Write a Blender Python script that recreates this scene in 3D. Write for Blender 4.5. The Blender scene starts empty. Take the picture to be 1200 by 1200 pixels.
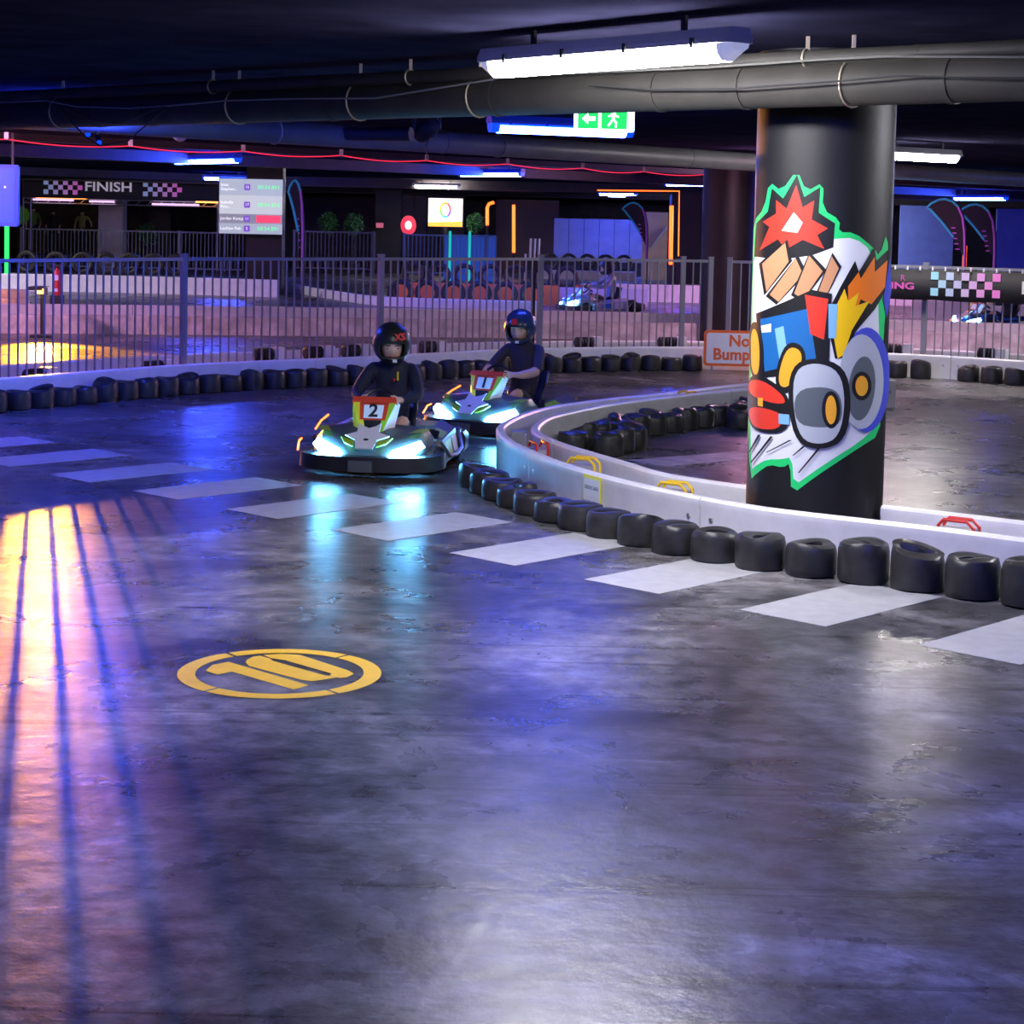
import bpy, bmesh, math, random
from mathutils import Vector, Matrix
random.seed(7)
SC = bpy.context.scene
COL = SC.collection
PI = math.pi

# ------------------------------------------------------------------ camera
CAM_H, FPX, CX, CY = 2.0, 2200.0, 600.0, 400.0
PITCH, ROLL = math.atan(148 / 2200.0), 0.022
FWD = Vector((0, math.cos(PITCH), -math.sin(PITCH)))
R0, U0 = Vector((1, 0, 0)), Vector((0, math.sin(PITCH), math.cos(PITCH)))
RGT = R0 * math.cos(ROLL) + U0 * math.sin(ROLL)
UPV = U0 * math.cos(ROLL) - R0 * math.sin(ROLL)
cam = bpy.data.cameras.new('camera')
cam.sensor_width = 36
cam.lens = 36 * FPX / 1200
cam.shift_y = -(600 - CY) / 1200
cam.clip_end = 400
cam_o = bpy.data.objects.new('camera', cam)
COL.objects.link(cam_o)
m = Matrix.Identity(4)
for i in range(3):
    m[i][0], m[i][1], m[i][2] = RGT[i], UPV[i], -FWD[i]
m.translation = (0, 0, CAM_H)
cam_o.matrix_world = m
SC.camera = cam_o

# ------------------------------------------------------------------ world, exposure
w = bpy.data.worlds.new('world')
SC.world = w
w.use_nodes = True
w.node_tree.nodes['Background'].inputs[0].default_value = (0.05, 0.07, 0.2, 1)
w.node_tree.nodes['Background'].inputs[1].default_value = 0.02
SC.view_settings.view_transform = 'Standard'
SC.view_settings.look = 'None'
SC.view_settings.gamma = 1
SC.view_settings.use_curve_mapping = False
SC.view_settings.exposure = 0.3
SC.cycles.use_denoising = True
SC.cycles.sample_clamp_indirect = 6.0
SC.cycles.max_bounces = 6

# lamp strengths (radiance of the glowing surfaces)
L_WHITE, L_BLUE, L_ORANGE, L_HEAD = 110.0, 240.0, 3.5, 110.0
FLOOD_W = 5500.0

# ------------------------------------------------------------------ helpers: places in the room
def ray(x, y):
    return FWD + RGT * ((x - CX) / FPX) + UPV * ((CY - y) / FPX)
def at(x, y, d):                      # point at distance d in front of the entrance line
    r = ray(x, y)
    return Vector((0, 0, CAM_H)) + r * (d / r.y)
def on(x, y, z=0.0):                  # point on the level z
    r = ray(x, y)
    return Vector((0, 0, CAM_H)) + r * ((z - CAM_H) / r.z)
UX = Vector((-0.723, 0.690, 0)); VX = Vector((0.690, 0.723, 0))   # the building's two directions
ORD = ['first', 'second', 'third', 'fourth', 'fifth', 'sixth', 'seventh', 'eighth', 'ninth', 'tenth', 'eleventh', 'twelfth',
       'thirteenth', 'fourteenth', 'fifteenth', 'sixteenth', 'seventeenth', 'eighteenth', 'nineteenth', 'twentieth']
def ordn(i):
    if i < 20: return ORD[i]
    t = ['twenty', 'thirty', 'forty', 'fifty', 'sixty'][(i + 1) // 10 - 2]
    r = (i + 1) % 10
    return (t[:-1] + 'ieth') if r == 0 else t + '-' + ORD[r - 1]

# ------------------------------------------------------------------ helpers: materials
MATS = {}
def mat(name, col=(0.5, 0.5, 0.5), rough=0.5, metal=0.0, emit=None, strength=0.0, spec=0.5, bump=0.0, bscale=40.0, var=0.0, vscale=3.0, coat=0.0):
    if name in MATS: return MATS[name]
    M = bpy.data.materials.new(name); M.use_nodes = True
    nt = M.node_tree; N = nt.nodes; L = nt.links
    b = N['Principled BSDF']
    b.inputs['Base Color'].default_value = (*col, 1)
    b.inputs['Roughness'].default_value = rough
    b.inputs['Metallic'].default_value = metal
    b.inputs['Specular IOR Level'].default_value = spec
    if coat: b.inputs['Coat Weight'].default_value = coat; b.inputs['Coat Roughness'].default_value = 0.08
    if emit:
        b.inputs['Emission Color'].default_value = (*emit, 1)
        b.inputs['Emission Strength'].default_value = strength
    if var or bump:
        tc = N.new('ShaderNodeTexCoord')
    if var:
        n = N.new('ShaderNodeTexNoise'); n.inputs['Scale'].default_value = vscale; n.inputs['Detail'].default_value = 6
        L.new(tc.outputs['Object'], n.inputs['Vector'])
        r = N.new('ShaderNodeValToRGB')
        r.color_ramp.elements[0].position = 0.3; r.color_ramp.elements[1].position = 0.7
        r.color_ramp.elements[0].color = (*[c * (1 - var) for c in col], 1)
        r.color_ramp.elements[1].color = (*[min(1, c * (1 + var)) for c in col], 1)
        L.new(n.outputs['Fac'], r.inputs['Fac']); L.new(r.outputs['Color'], b.inputs['Base Color'])
    if bump:
        n2 = N.new('ShaderNodeTexNoise'); n2.inputs['Scale'].default_value = bscale; n2.inputs['Detail'].default_value = 4
        L.new(tc.outputs['Object'], n2.inputs['Vector'])
        bp = N.new('ShaderNodeBump'); bp.inputs['Strength'].default_value = bump; bp.inputs['Distance'].default_value = 0.01
        L.new(n2.outputs['Fac'], bp.inputs['Height']); L.new(bp.outputs['Normal'], b.inputs['Normal'])
    MATS[name] = M
    return M

def floor_material():
    M = bpy.data.materials.new('polished_concrete'); M.use_nodes = True
    nt = M.node_tree; N = nt.nodes; L = nt.links; b = N['Principled BSDF']
    tc = N.new('ShaderNodeTexCoord')
    def noise(scale, detail=6, rough=0.55, stretch=None, rot=0.0, dist=0.0):
        n = N.new('ShaderNodeTexNoise'); n.inputs['Scale'].default_value = scale; n.inputs['Detail'].default_value = detail
        n.inputs['Roughness'].default_value = rough; n.inputs['Distortion'].default_value = dist
        if stretch:
            mp = N.new('ShaderNodeMapping'); mp.inputs['Scale'].default_value = stretch; mp.inputs['Rotation'].default_value = (0, 0, rot)
            L.new(tc.outputs['Object'], mp.inputs['Vector']); L.new(mp.outputs['Vector'], n.inputs['Vector'])
        else: L.new(tc.outputs['Object'], n.inputs['Vector'])
        return n.outputs['Fac']
    def ramp(fac, stops):
        r = N.new('ShaderNodeValToRGB'); e = r.color_ramp.elements
        while len(e) < len(stops): e.new(0.5)
        for k, (p, c) in enumerate(stops): e[k].position = p; e[k].color = (*c, 1) if len(c) == 3 else c
        L.new(fac, r.inputs['Fac']); return r.outputs['Color']
    def mix(fac, a, c, mode='MIX'):
        x = N.new('ShaderNodeMix'); x.data_type = 'RGBA'; x.blend_type = mode
        if isinstance(fac, float): x.inputs[0].default_value = fac
        else: L.new(fac, x.inputs[0])
        L.new(a, x.inputs[6]); L.new(c, x.inputs[7]); return x.outputs[2]
    g = lambda v: (v, v, v)
    base = ramp(noise(0.55, 8, 0.62, dist=0.6), [(0.38, (0.052, 0.050, 0.052)), (0.5, (0.110, 0.106, 0.108)), (0.61, (0.23, 0.22, 0.22))])
    fine = ramp(noise(7.0, 8, 0.65), [(0.34, g(0.5)), (0.66, g(1.5))])
    c1 = mix(1.0, base, fine, 'MULTIPLY')
    stain = ramp(noise(0.8, 10, 0.72, stretch=(1.0, 1.6, 1), rot=0.5, dist=1.3), [(0.48, g(1.0)), (0.55, g(0.62)), (0.75, g(0.45))])
    c2 = mix(1.0, c1, stain, 'MULTIPLY')
    drag = ramp(noise(1.2, 6, 0.6, stretch=(0.45, 6.0, 1), rot=0.22, dist=0.4), [(0.60, g(1.0)), (0.66, g(0.6)), (0.70, g(1.0))])
    c3 = mix(1.0, c2, drag, 'MULTIPLY')
    pale = ramp(noise(2.2, 10, 0.75, stretch=(0.8, 2.4, 1), rot=-0.4, dist=0.9), [(0.60, g(1.0)), (0.68, g(1.7)), (0.8, g(1.9))])
    c3 = mix(1.0, c3, pale, 'MULTIPLY')
    skid = ramp(noise(0.8, 3, 0.5, stretch=(0.25, 9.0, 1), rot=0.12, dist=0.15), [(0.62, g(1.0)), (0.655, g(0.45)), (0.69, g(1.0))])
    c3 = mix(1.0, c3, skid, 'MULTIPLY')
    L.new(c3, b.inputs['Base Color'])
    rr = ramp(noise(1.6, 8, 0.62, dist=0.4), [(0.3, g(0.24)), (0.72, g(0.35))])
    L.new(rr, b.inputs['Roughness'])
    b.inputs['Specular IOR Level'].default_value = 0.17
    bp = N.new('ShaderNodeBump'); bp.inputs['Strength'].default_value = 0.3; bp.inputs['Distance'].default_value = 0.012
    L.new(noise(9.0, 6, 0.6), bp.inputs['Height']); L.new(bp.outputs['Normal'], b.inputs['Normal'])
    return M

# ------------------------------------------------------------------ helpers: meshes
class MB:
    def __init__(s): s.v, s.f = [], []
    def add(s, vs, fs):
        o = len(s.v); s.v += [tuple(p) for p in vs]; s.f += [tuple(i + o for i in f) for f in fs]; return s
    def box(s, c, size, rz=0.0, taper=1.0):
        hx, hy, hz = [k / 2 for k in size]; ca, sa = math.cos(rz), math.sin(rz); vs = []
        for z, t in ((-hz, 1), (hz, taper)):
            for x, y in ((-hx, -hy), (hx, -hy), (hx, hy), (-hx, hy)):
                x, y = x * t, y * t
                vs.append((c[0] + x * ca - y * sa, c[1] + x * sa + y * ca, c[2] + z))
        return s.add(vs, [(3, 2, 1, 0), (4, 5, 6, 7), (0, 1, 5, 4), (1, 2, 6, 5), (2, 3, 7, 6), (3, 0, 4, 7)])
    def bar(s, a, b, r, n=8, r2=None):
        return s.tube([a, b], r, n, r2=r2)
    def tube(s, pts, r, n=8, closed=False, r2=None):
        pts = [Vector(p) for p in pts]; k = len(pts); vs, fs = [], []
        nrm = None
        for i, p in enumerate(pts):
            a = pts[(i - 1) % k] if (closed or i > 0) else p
            c = pts[(i + 1) % k] if (closed or i < k - 1) else p
            t = (c - a).normalized()
            if nrm is None:
                nrm = t.cross(Vector((0, 0, 1)))
                if nrm.length < 1e-3: nrm = t.cross(Vector((1, 0, 0)))
            nrm = (nrm - t * nrm.dot(t)).normalized()
            bn = t.cross(nrm)
            rad = r if r2 is None else r + (r2 - r) * i / (k - 1)
            for j in range(n):
                q = 2 * PI * j / n
                vs.append(p + nrm * (rad * math.cos(q)) + bn * (rad * math.sin(q)))
        for i in range(k if closed else k - 1):
            for j in range(n):
                a0, a1 = i * n + j, i * n + (j + 1) % n
                b0, b1 = ((i + 1) % k) * n + j, ((i + 1) % k) * n + (j + 1) % n
                fs.append((a0, a1, b1, b0))
        if not closed:
            fs.append(tuple(range(n - 1, -1, -1))); fs.append(tuple((k - 1) * n + j for j in range(n)))
        return s.add(vs, fs)
    def lathe(s, prof, n=24, c=(0, 0, 0), closed=False, fn=None):
        k = len(prof); vs, fs = [], []
        for j in range(n):
            q = 2 * PI * j / n
            for r, z in prof:
                p = (c[0] + r * math.cos(q), c[1] + r * math.sin(q), c[2] + z)
                vs.append(fn(p) if fn else p)
        for j in range(n):
            for i in range(k if closed else k - 1):
                a, b = j * k + i, j * k + (i + 1) % k
                c0, d = ((j + 1) % n) * k + i, ((j + 1) % n) * k + (i + 1) % k
                fs.append((a, c0, d, b))
        if not closed:
            if prof[0][0] > 1e-6: fs.append(tuple(j * k for j in range(n - 1, -1, -1)))
            if prof[-1][0] > 1e-6: fs.append(tuple(j * k + k - 1 for j in range(n)))
        return s.add(vs, fs)
    def sweep(s, path, prof, closed_prof=True):
        """profile points (sideways, up) carried along a level path"""
        path = [Vector(p) for p in path]; k = len(prof); vs, fs = [], []
        for i, p in enumerate(path):
            t = (path[min(i + 1, len(path) - 1)] - path[max(i - 1, 0)]); t.z = 0; t.normalize()
            nn = Vector((-t.y, t.x, 0))
            for a, z in prof: vs.append(p + nn * a + Vector((0, 0, z)))
        for i in range(len(path) - 1):
            for j in range(k):
                a, b = i * k + j, i * k + (j + 1) % k
                fs.append((a, b, b + k, a + k))
        fs.append(tuple(range(k))); fs.append(tuple((len(path) - 1) * k + j for j in range(k - 1, -1, -1)))
        return s.add(vs, fs)
    def plate(s, poly, o, xa, ya, th, z0=0.0):
        """polygon on a plane (origin o, axes xa and ya) raised by th along the plane's normal"""
        o, xa, ya = Vector(o), Vector(xa), Vector(ya); nz = xa.cross(ya).normalized(); k = len(poly)
        vs = [o + xa * x + ya * y + nz * z0 for x, y in poly] + [o + xa * x + ya * y + nz * (z0 + th) for x, y in poly]
        fs = [tuple(range(k - 1, -1, -1)), tuple(range(k, 2 * k))] + [(i, (i + 1) % k, k + (i + 1) % k, k + i) for i in range(k)]
        return s.add(vs, fs)
    def mesh(s, name='m', smooth=False):
        me = bpy.data.meshes.new(name); me.from_pydata(s.v, [], s.f); me.validate(); me.update()
        bm = bmesh.new(); bm.from_mesh(me); bmesh.ops.recalc_face_normals(bm, faces=bm.faces); bm.to_mesh(me); bm.free()
        if smooth:
            for p in me.polygons: p.use_smooth = True
            try: me.set_sharp_from_angle(angle=math.radians(38))
            except Exception: pass
        return me
    def build(s, name, mt, parent=None, smooth=False, loc=None, rz=0.0):
        me = s.mesh(name, smooth)
        if mt: me.materials.append(mt)
        return put(name, me, parent, loc, rz)
def put(name, me, parent=None, loc=None, rz=0.0):
    o = bpy.data.objects.new(name, me); COL.objects.link(o)
    if parent: o.parent = parent
    if loc is not None: o.location = loc
    if rz: o.rotation_euler = (0, 0, rz)
    return o
def tag(o, label, cat, group=None, kind=None):
    o['label'] = label; o['category'] = cat
    if group: o['group'] = group
    if kind: o['kind'] = kind
    return o
def thing(name, label, cat, loc=(0, 0, 0), rz=0.0, group=None):
    return tag(put(name, None, None, loc, rz), label, cat, group)
def struct(o): o['kind'] = 'structure'; return o
def copy_tree(o, parent=None):
    c = o.copy(); COL.objects.link(c)
    if parent: c.parent = parent
    for ch in [k for k in o.children]: copy_tree(ch, c)
    return c
def rrect(w, h, r, n=4, cx=0, cy=0):
    out = []
    for (sx, sy, a0) in ((1, 1, 0), (-1, 1, 90), (-1, -1, 180), (1, -1, 270)):
        for k in range(n + 1):
            a = math.radians(a0 + 90 * k / n)
            out.append((cx + sx * (w / 2 - r) + r * math.cos(a), cy + sy * (h / 2 - r) + r * math.sin(a)))
    return out
def text_obj(name, s, size, mt, parent, o, xa, ya, th=0.002, bold=0.0, align='CENTER', shear=0.0, sx=1.0):
    """flat lettering on a plane"""
    cu = bpy.data.curves.new('t', 'FONT'); cu.body = s; cu.size = size; cu.align_x = align; cu.align_y = 'CENTER'
    cu.extrude = th / 2; cu.offset = bold; cu.shear = shear; cu.resolution_u = 3
    t = bpy.data.objects.new('t', cu); COL.objects.link(t)
    me = bpy.data.meshes.new_from_object(t)
    bpy.data.objects.remove(t); bpy.data.curves.remove(cu)
    o, xa, ya = Vector(o), Vector(xa).normalized(), Vector(ya).normalized(); nz = xa.cross(ya)
    for v in me.vertices:
        v.co = o + xa * (v.co.x * sx) + ya * v.co.y + nz * (v.co.z + th / 2)
    me.materials.clear(); me.materials.append(mt)
    return put(name, me, parent)
def smooth_path(pts, ds=0.12):
    """Catmull-Rom through the points, resampled evenly"""
    P = [Vector((p[0], p[1], p[2] if len(p) > 2 else 0)) for p in pts]
    P = [P[0] * 2 - P[1]] + P + [P[-1] * 2 - P[-2]]; out = []
    for i in range(1, len(P) - 2):
        for k in range(24):
            t = k / 24; a, b, c, d = P[i - 1:i + 3]
            out.append(0.5 * ((2 * b) + (c - a) * t + (2 * a - 5 * b + 4 * c - d) * t * t + (3 * b - a - 3 * c + d) * t ** 3))
    out.append(P[-2])
    return resample(out, ds)
def resample(pts, ds):
    out = [pts[0].copy()]; need = ds
    for a, b in zip(pts, pts[1:]):
        seg = (b - a).length; pos = 0.0
        while seg - pos >= need:
            pos += need; out.append(a.lerp(b, pos / seg)); need = ds
        need -= seg - pos
    return out
def offset_path(path, d):
    out = []
    for i, p in enumerate(path):
        t = path[min(i + 1, len(path) - 1)] - path[max(i - 1, 0)]; t.z = 0; t.normalize()
        out.append(p + Vector((-t.y, t.x, 0)) * d)
    return out

# ------------------------------------------------------------------ common materials
m_black = mat('black_paint', (0.012, 0.012, 0.014), 0.55)
m_rubber = mat('tyre_rubber', (0.030, 0.029, 0.028), 0.42, spec=0.45, bump=0.25, bscale=30, var=0.3, vscale=12)
m_rubber2 = mat('old_tyre_rubber', (0.026, 0.025, 0.024), 0.5, bump=0.3, bscale=26, var=0.35, vscale=10)
m_rail = mat('white_plastic_rail', (0.80, 0.79, 0.80), 0.32, var=0.07, vscale=6)
m_railscuff = mat('scuffed_plastic_rail', (0.52, 0.49, 0.50), 0.5, var=0.35, vscale=5)
m_steel = mat('zinc_steel', (0.55, 0.55, 0.57), 0.35, metal=0.8)
m_grey = mat('grey_plastic', (0.32, 0.32, 0.33), 0.45)
m_white = mat('white_plastic', (0.8, 0.8, 0.8), 0.4)
m_red = mat('red_paint', (0.62, 0.03, 0.02), 0.4)
m_yellow = mat('yellow_paint', (0.80, 0.52, 0.02), 0.45)
m_fence = mat('black_powder_coat', (0.20, 0.21, 0.24), 0.35)

# ================================================================== STRUCTURE
fl = MB(); fl.add([(-34, -8, 0), (48, -8, 0), (48, 84, 0), (-34, 84, 0)], [(0, 1, 2, 3)])
floor = struct(fl.build('floor', floor_material())); floor['label'] = 'polished grey concrete floor of the indoor track'
m_ceil = mat('ceiling_black_concrete', (0.020, 0.020, 0.042), 1.0, spec=0.0, bump=0.2, bscale=6, var=0.3, vscale=2)
CZ = 3.02
ce = MB().box((7, 38, CZ + 0.15), (82, 92, 0.3))
struct(ce.build('ceiling', m_ceil))
m_wall = mat('dark_wall_paint', (0.05, 0.05, 0.065), 0.7, var=0.2)
m_wallblue = mat('blue_lit_wall_tone', (0.06, 0.09, 0.28), 0.6, var=0.12)  # blue lamplight on the partitions is put into this colour
struct(MB().box((7, 84.2, 1.5), (82, 0.4, 3)).build('wall_back', m_wall))
struct(MB().box((-34.2, 38, 1.5), (0.4, 92, 3)).build('wall_left', m_wall))
struct(MB().box((48.2, 38, 1.5), (0.4, 92, 3)).build('wall_right', m_wall))
struct(MB().box((7, -8.2, 1.5), (82, 0.4, 3)).build('wall_front', m_wall))

# ceiling beams (they follow the building's second direction)
m_beam = mat('beam_paint', (0.045, 0.035, 0.038), 0.55, var=0.2)
def beam(p, d, length, wdt, dep, name='ceiling_beam'):
    rz = math.atan2(d.y, d.x)
    c = Vector((p.x, p.y, CZ - dep / 2)) + d * 0
    return struct(MB().box((c.x, c.y, c.z), (length, wdt, dep), rz).build(name, m_beam))
b1 = on(500, 188, 2.9)
beam(b1 + UX * 0.8, VX, 46, 0.5, 0.10)
beam(on(640, 200, 2.85) + UX * 4.5, VX, 60, 0.6, 0.2)
beam(on(640, 215, 2.8) + UX * 14, VX, 70, 0.7, 0.22)
beam(Vector((8, 58, 0)), Vector((1, 0.02, 0)), 70, 0.6, 0.28)
beam(Vector((8, 70, 0)), Vector((1, 0.02, 0)), 70, 0.6, 0.35)

# ================================================================== LAMPS
m_hous_grey = mat('lamp_housing_grey', (0.45, 0.45, 0.46), 0.4)
m_hous_blue = mat('lamp_housing_blue', (0.04, 0.07, 0.5), 0.4, emit=(0.0, 0.03, 1.0), strength=0.10)
m_lens_blue = mat('blue_lens', (0.05, 0.12, 0.8), 0.3, emit=(0.0, 0.06, 1.0), strength=0.9)
m_lens_clear = mat('clear_lens_end', (0.5, 0.5, 0.6), 0.25, emit=(0.6, 0.65, 1.0), strength=0.35)
GLOW = {'white': (1.0, 0.93, 0.90), 'cool': (0.95, 0.93, 1.0), 'pink': (1.0, 0.42, 0.72), 'blue': (0.035, 0.075, 1.0)}
def fixture(a, b, label, kind='blue', power=1.0, clips=True):
    """weatherproof batten lamp between two ceiling points"""
    a, b = Vector(a), Vector(b); mid = (a + b) / 2; L = (b - a).length; d = (b - a).normalized()
    rz = math.atan2(d.y, d.x)
    t = thing('ceiling_lamp', label, 'lamp', (mid.x, mid.y, a.z), rz, 'batten lamps under the ceiling')
    blue = kind == 'blue'
    hm = m_hous_blue if blue else m_hous_grey
    lm = mat('%s_tube_glow_%g' % (kind, power), (0.8, 0.8, 0.9), 0.4, emit=GLOW[kind], strength=power * (L_BLUE if blue else L_WHITE))
    hw = 0.085 if not blue else 0.075
    # housing: hexagonal prism lying along x
    prof = [(-hw, 0.0), (hw, 0.0), (hw, 0.025), (hw * 0.75, 0.075), (-hw * 0.75, 0.075), (-hw, 0.025)]
    h = MB().plate([(p[0], p[1]) for p in prof], (-L / 2, 0, 0), (0, 1, 0), (0, 0, 1), L); h.build('housing', hm, t)
    e = 0.06 if L < 1.45 else 0.09
    pr2 = [(-hw * 0.96, -0.002), (hw * 0.96, -0.002), (hw * 0.85, -0.05), (hw * 0.45, -0.085), (-hw * 0.45, -0.085), (-hw * 0.85, -0.05)]
    if blue:
        MB().plate(pr2, (-L / 2 + 0.01, 0, 0), (0, 1, 0), (0, 0, 1), L - 0.02).build('lens', m_lens_blue, t)
        pc = [(-hw * 1.02, -0.022), (hw * 1.02, -0.022), (hw * 0.95, -0.055), (hw * 0.45, -0.09), (-hw * 0.45, -0.09), (-hw * 0.95, -0.055)]
        MB().plate(pc, (-L / 2 + e, 0, 0), (0, 1, 0), (0, 0, 1), L - 2 * e).build('tube', lm, t)
    else:
        MB().plate(pr2, (-L / 2 + e, 0, 0), (0, 1, 0), (0, 0, 1), L - 2 * e).build('diffuser', lm, t)
        for sgn in (-1, 1):
            big = [(x, z) for x, z in pr2]; c = sum((Vector((0, x, z)) for x, z in pr2), Vector()) / 6
            x0 = sgn * (L / 2 - e); x1 = sgn * L / 2; vs = [(x0, x, z) for x, z in big] + [(x1, x * 0.75, z * 0.45) for x, z in big]
            MB().add(vs, [tuple(range(6)), tuple(range(6, 12))] + [(i, (i + 1) % 6, 6 + (i + 1) % 6, 6 + i) for i in range(6)]).build('end_cap', m_lens_clear, t)
    if clips:
        for k in range(4 if L > 1.4 else 3):
            x = -L / 2 + L * (k + 0.5) / (4 if L > 1.4 else 3)
            for s in (-1, 1):
                MB().box((x, s * (hw + 0.004), 0.008), (0.022, 0.012, 0.05)).build('clip', m_black if not blue else m_hous_blue, t)
    for s in (-0.3, 0.3):
        MB().box((s * L, 0, (0.075 + CZ - a.z) / 2), (0.03, 0.02, max(0.005, CZ - a.z - 0.075))).build('bracket', m_black, t)
    return t
def lamp_px(x0, y0, x1, y1, label, kind='blue', z=2.9):
    return fixture(on(x0, y0, z), on(x1, y1, z), label, kind, clips=False)
# the big white one in front and its neighbours
fixture(on(573, 74, 2.86), on(868, 50, 2.86), 'long bright white batten lamp in front of the ceiling pipe', 'cool', 1.2)
fixture(on(573, 144, 2.86), on(741, 151, 2.86), 'blue batten lamp just behind the green exit sign by the thick pipe', 'blue', 0.36)
lamp_px(205, 187, 280, 185, 'blue batten lamp above the finish banner, farther from the screen')
lamp_px(238, 207, 290, 208, 'blue batten lamp just above the timing screen', z=2.88)
lamp_px(538, 202, 613, 202, 'blue batten lamp in the middle of the ceiling above the lit poster')
lamp_px(703, 226, 746, 226, 'small distant blue batten lamp with a green sign on it', z=2.8)
lamp_px(780, 214, 832, 214, 'blue batten lamp beside the far round pillar')
lamp_px(1118, 231, 1180, 231, 'blue batten lamp above the right pair of feather flags', z=2.8)
lamp_px(484, 217, 539, 218, 'distant white batten lamp above the lit poster', 'white', z=2.84)
lamp_px(1030, 178, 1122, 183, 'white batten lamp seen beside the painted pillar', 'white', z=2.86)
# added lamps for brightness
for (x, y, kind, pw, lab) in ((-1.2, 3.4, 'cool', 0.33, 'added unseen white batten lamp over the near end of the track'), (2.6, 5.6, 'blue', 0.75, 'added unseen blue batten lamp over the near right of the track'),
        (-2.9, 6.9, 'blue', 0.3, 'added unseen blue batten lamp over the near left of the track'), (5.2, 11.6, 'cool', 1.7, 'added unseen white batten lamp over the track right of the painted pillar'),
        (-6.4, 13.2, 'blue', 0.25, 'added unseen blue batten lamp over the left end of the checkered line'),
        (-4.0, 17.3, 'blue', 1.15, 'added blue batten lamp hidden by the thick pipe above the left fence'),
        (-9.3, 24.5, 'pink', 4.5, 'added unseen pink batten lamp over the second track beyond the left edge'),
        (-15, 40, 'cool', 5.0, 'added unseen white batten lamp over the far left of the second track'),
        (-13, 31, 'pink', 4.5, 'added unseen pink batten lamp over the far left corner of the second track'),
        (9.2, 25, 'cool', 1.6, 'added unseen white batten lamp over the far barrier beyond the right edge'),
        (15, 38, 'blue', 2.0, 'added unseen blue batten lamp over the far right of the second track'),
        (4.3, 27, 'pink', 2.5, 'added pink batten lamp hidden by the painted pillar over the second track'),
        (6.6, 41, 'pink', 4.0, 'added pink batten lamp hidden by the painted pillar farther back'),
        (9.9, 60, 'cool', 5.0, 'added white batten lamp hidden by the painted pillar farthest back')):
    p = Vector((x, y, 2.86)); fixture(p - UX * 0.75, p + UX * 0.75, lab, kind, pw)

# ================================================================== CEILING PIPES, CABLES
m_pipe = mat('pipe_dark_grey', (0.034, 0.032, 0.028), 0.6, spec=0.2, var=0.2, vscale=4, bump=0.1, bscale=12)
m_pipe2 = mat('pipe_grey', (0.14, 0.14, 0.15), 0.45, var=0.15)
m_cable = mat('black_cable', (0.02, 0.02, 0.02), 0.5)
m_strap = mat('galvanised_strap', (0.42, 0.36, 0.26), 0.45, metal=0.6)
def pipe_run(label, A, B, r, joints, name='ceiling_pipe', strap=None, m=m_pipe):
    A, B = Vector(A), Vector(B); d = (B - A).normalized()
    t = thing(name, label, 'pipe', A, 0)
    MB().bar((0, 0, 0), B - A, r, 20).build('pipe_body', m, t, smooth=True)
    L = (B - A).length
    for k in joints:
        c = d * (L * k)
        MB().bar(c - d * 0.02, c + d * 0.02, r * 1.05, 20).build('coupling', m, t, smooth=True)
    for k in (strap or []):
        c = d * (L * k)
        pts = [c + d.cross(Vector((0, 0, 1))) * (math.sin(q) * (r + 0.006)) + Vector((0, 0, 1)) * (math.cos(q) * (r + 0.006)) for q in [2 * PI * i / 20 for i in range(20)]]
        MB().tube(pts, 0.007, 6, closed=True).build('strap', m_strap, t)
        MB().box(c + Vector((0, 0, (r + CZ - A.z) / 2)), (0.02, 0.02, max(0.01, CZ - A.z - r))).build('hanger', m_strap, t)
    return t
PA, PB = on(-60, 137, 2.76), on(1060, 95, 2.76)
dP = (PB - PA).normalized()
pipe_run('thick dark grey pipe crossing under the ceiling in front of the painted pillar', PA - dP * 3, PB + dP * 5, 0.125,
         (0.30, 0.34, 0.46, 0.55, 0.625, 0.66, 0.735), strap=(0.27, 0.40, 0.475, 0.54, 0.70))
QA, QB = on(-60, 116, 2.90), on(1060, 64, 2.90)
pipe_run('thin grey conduit running above the thick ceiling pipe', QA - dP * 3, QB + dP * 5, 0.045, (0.3, 0.45, 0.6, 0.72), name='ceiling_conduit', strap=(0.38, 0.5, 0.68))
S1, S2 = on(600, 172, 2.78), on(880, 190, 2.78)
dS = (S2 - S1).normalized()
pipe_run('second thick pipe lit blue behind the hanging exit sign', S1 - dS * 12, S2 + dS * 14, 0.12, (0.2, 0.35, 0.5, 0.65), strap=(0.15, 0.27, 0.38), m=m_pipe2)
pipe_run('black duct hanging behind the thick pipe, ending at a black stage light', on(265, 156, 2.80), on(482, 157, 2.80), 0.07, (0.4,), name='ceiling_duct', m=m_black)
# cables along the thick pipe, each its own thing
def cable(label, pts, r=0.006, m=m_cable, sag=0.0, name='cable'):
    out = []
    for a, b in zip(pts, pts[1:]):
        a, b = Vector(a), Vector(b)
        for k in range(10):
            t = k / 10; p = a.lerp(b, t); p.z -= sag * 4 * t * (1 - t); out.append(p)
    out.append(Vector(pts[-1]))
    return tag(MB().tube(out, r, 6).build(name, m, None, smooth=True), label, 'cable')
def alongpipe(x, y, off=-0.24):       # a point just in front of the pipe, seen at the given place
    k_ = (x - 600) / FPX; D_ = PB - PA; t_ = (k_ * PA.y - PA.x) / (D_.x - k_ * D_.y); d0 = PA.y + D_.y * t_
    return at(x, y, d0 + off)
cable('black cable drooping lowest in a loop below the pipe at the far left', [alongpipe(70, 129), alongpipe(100, 160), alongpipe(118, 171), alongpipe(150, 165), alongpipe(193, 128)], 0.006)
cable('black cable sagging in a shallow loop across the pipe at the left', [alongpipe(75, 127), alongpipe(105, 140), alongpipe(140, 145), alongpipe(197, 123)], 0.006)
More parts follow.
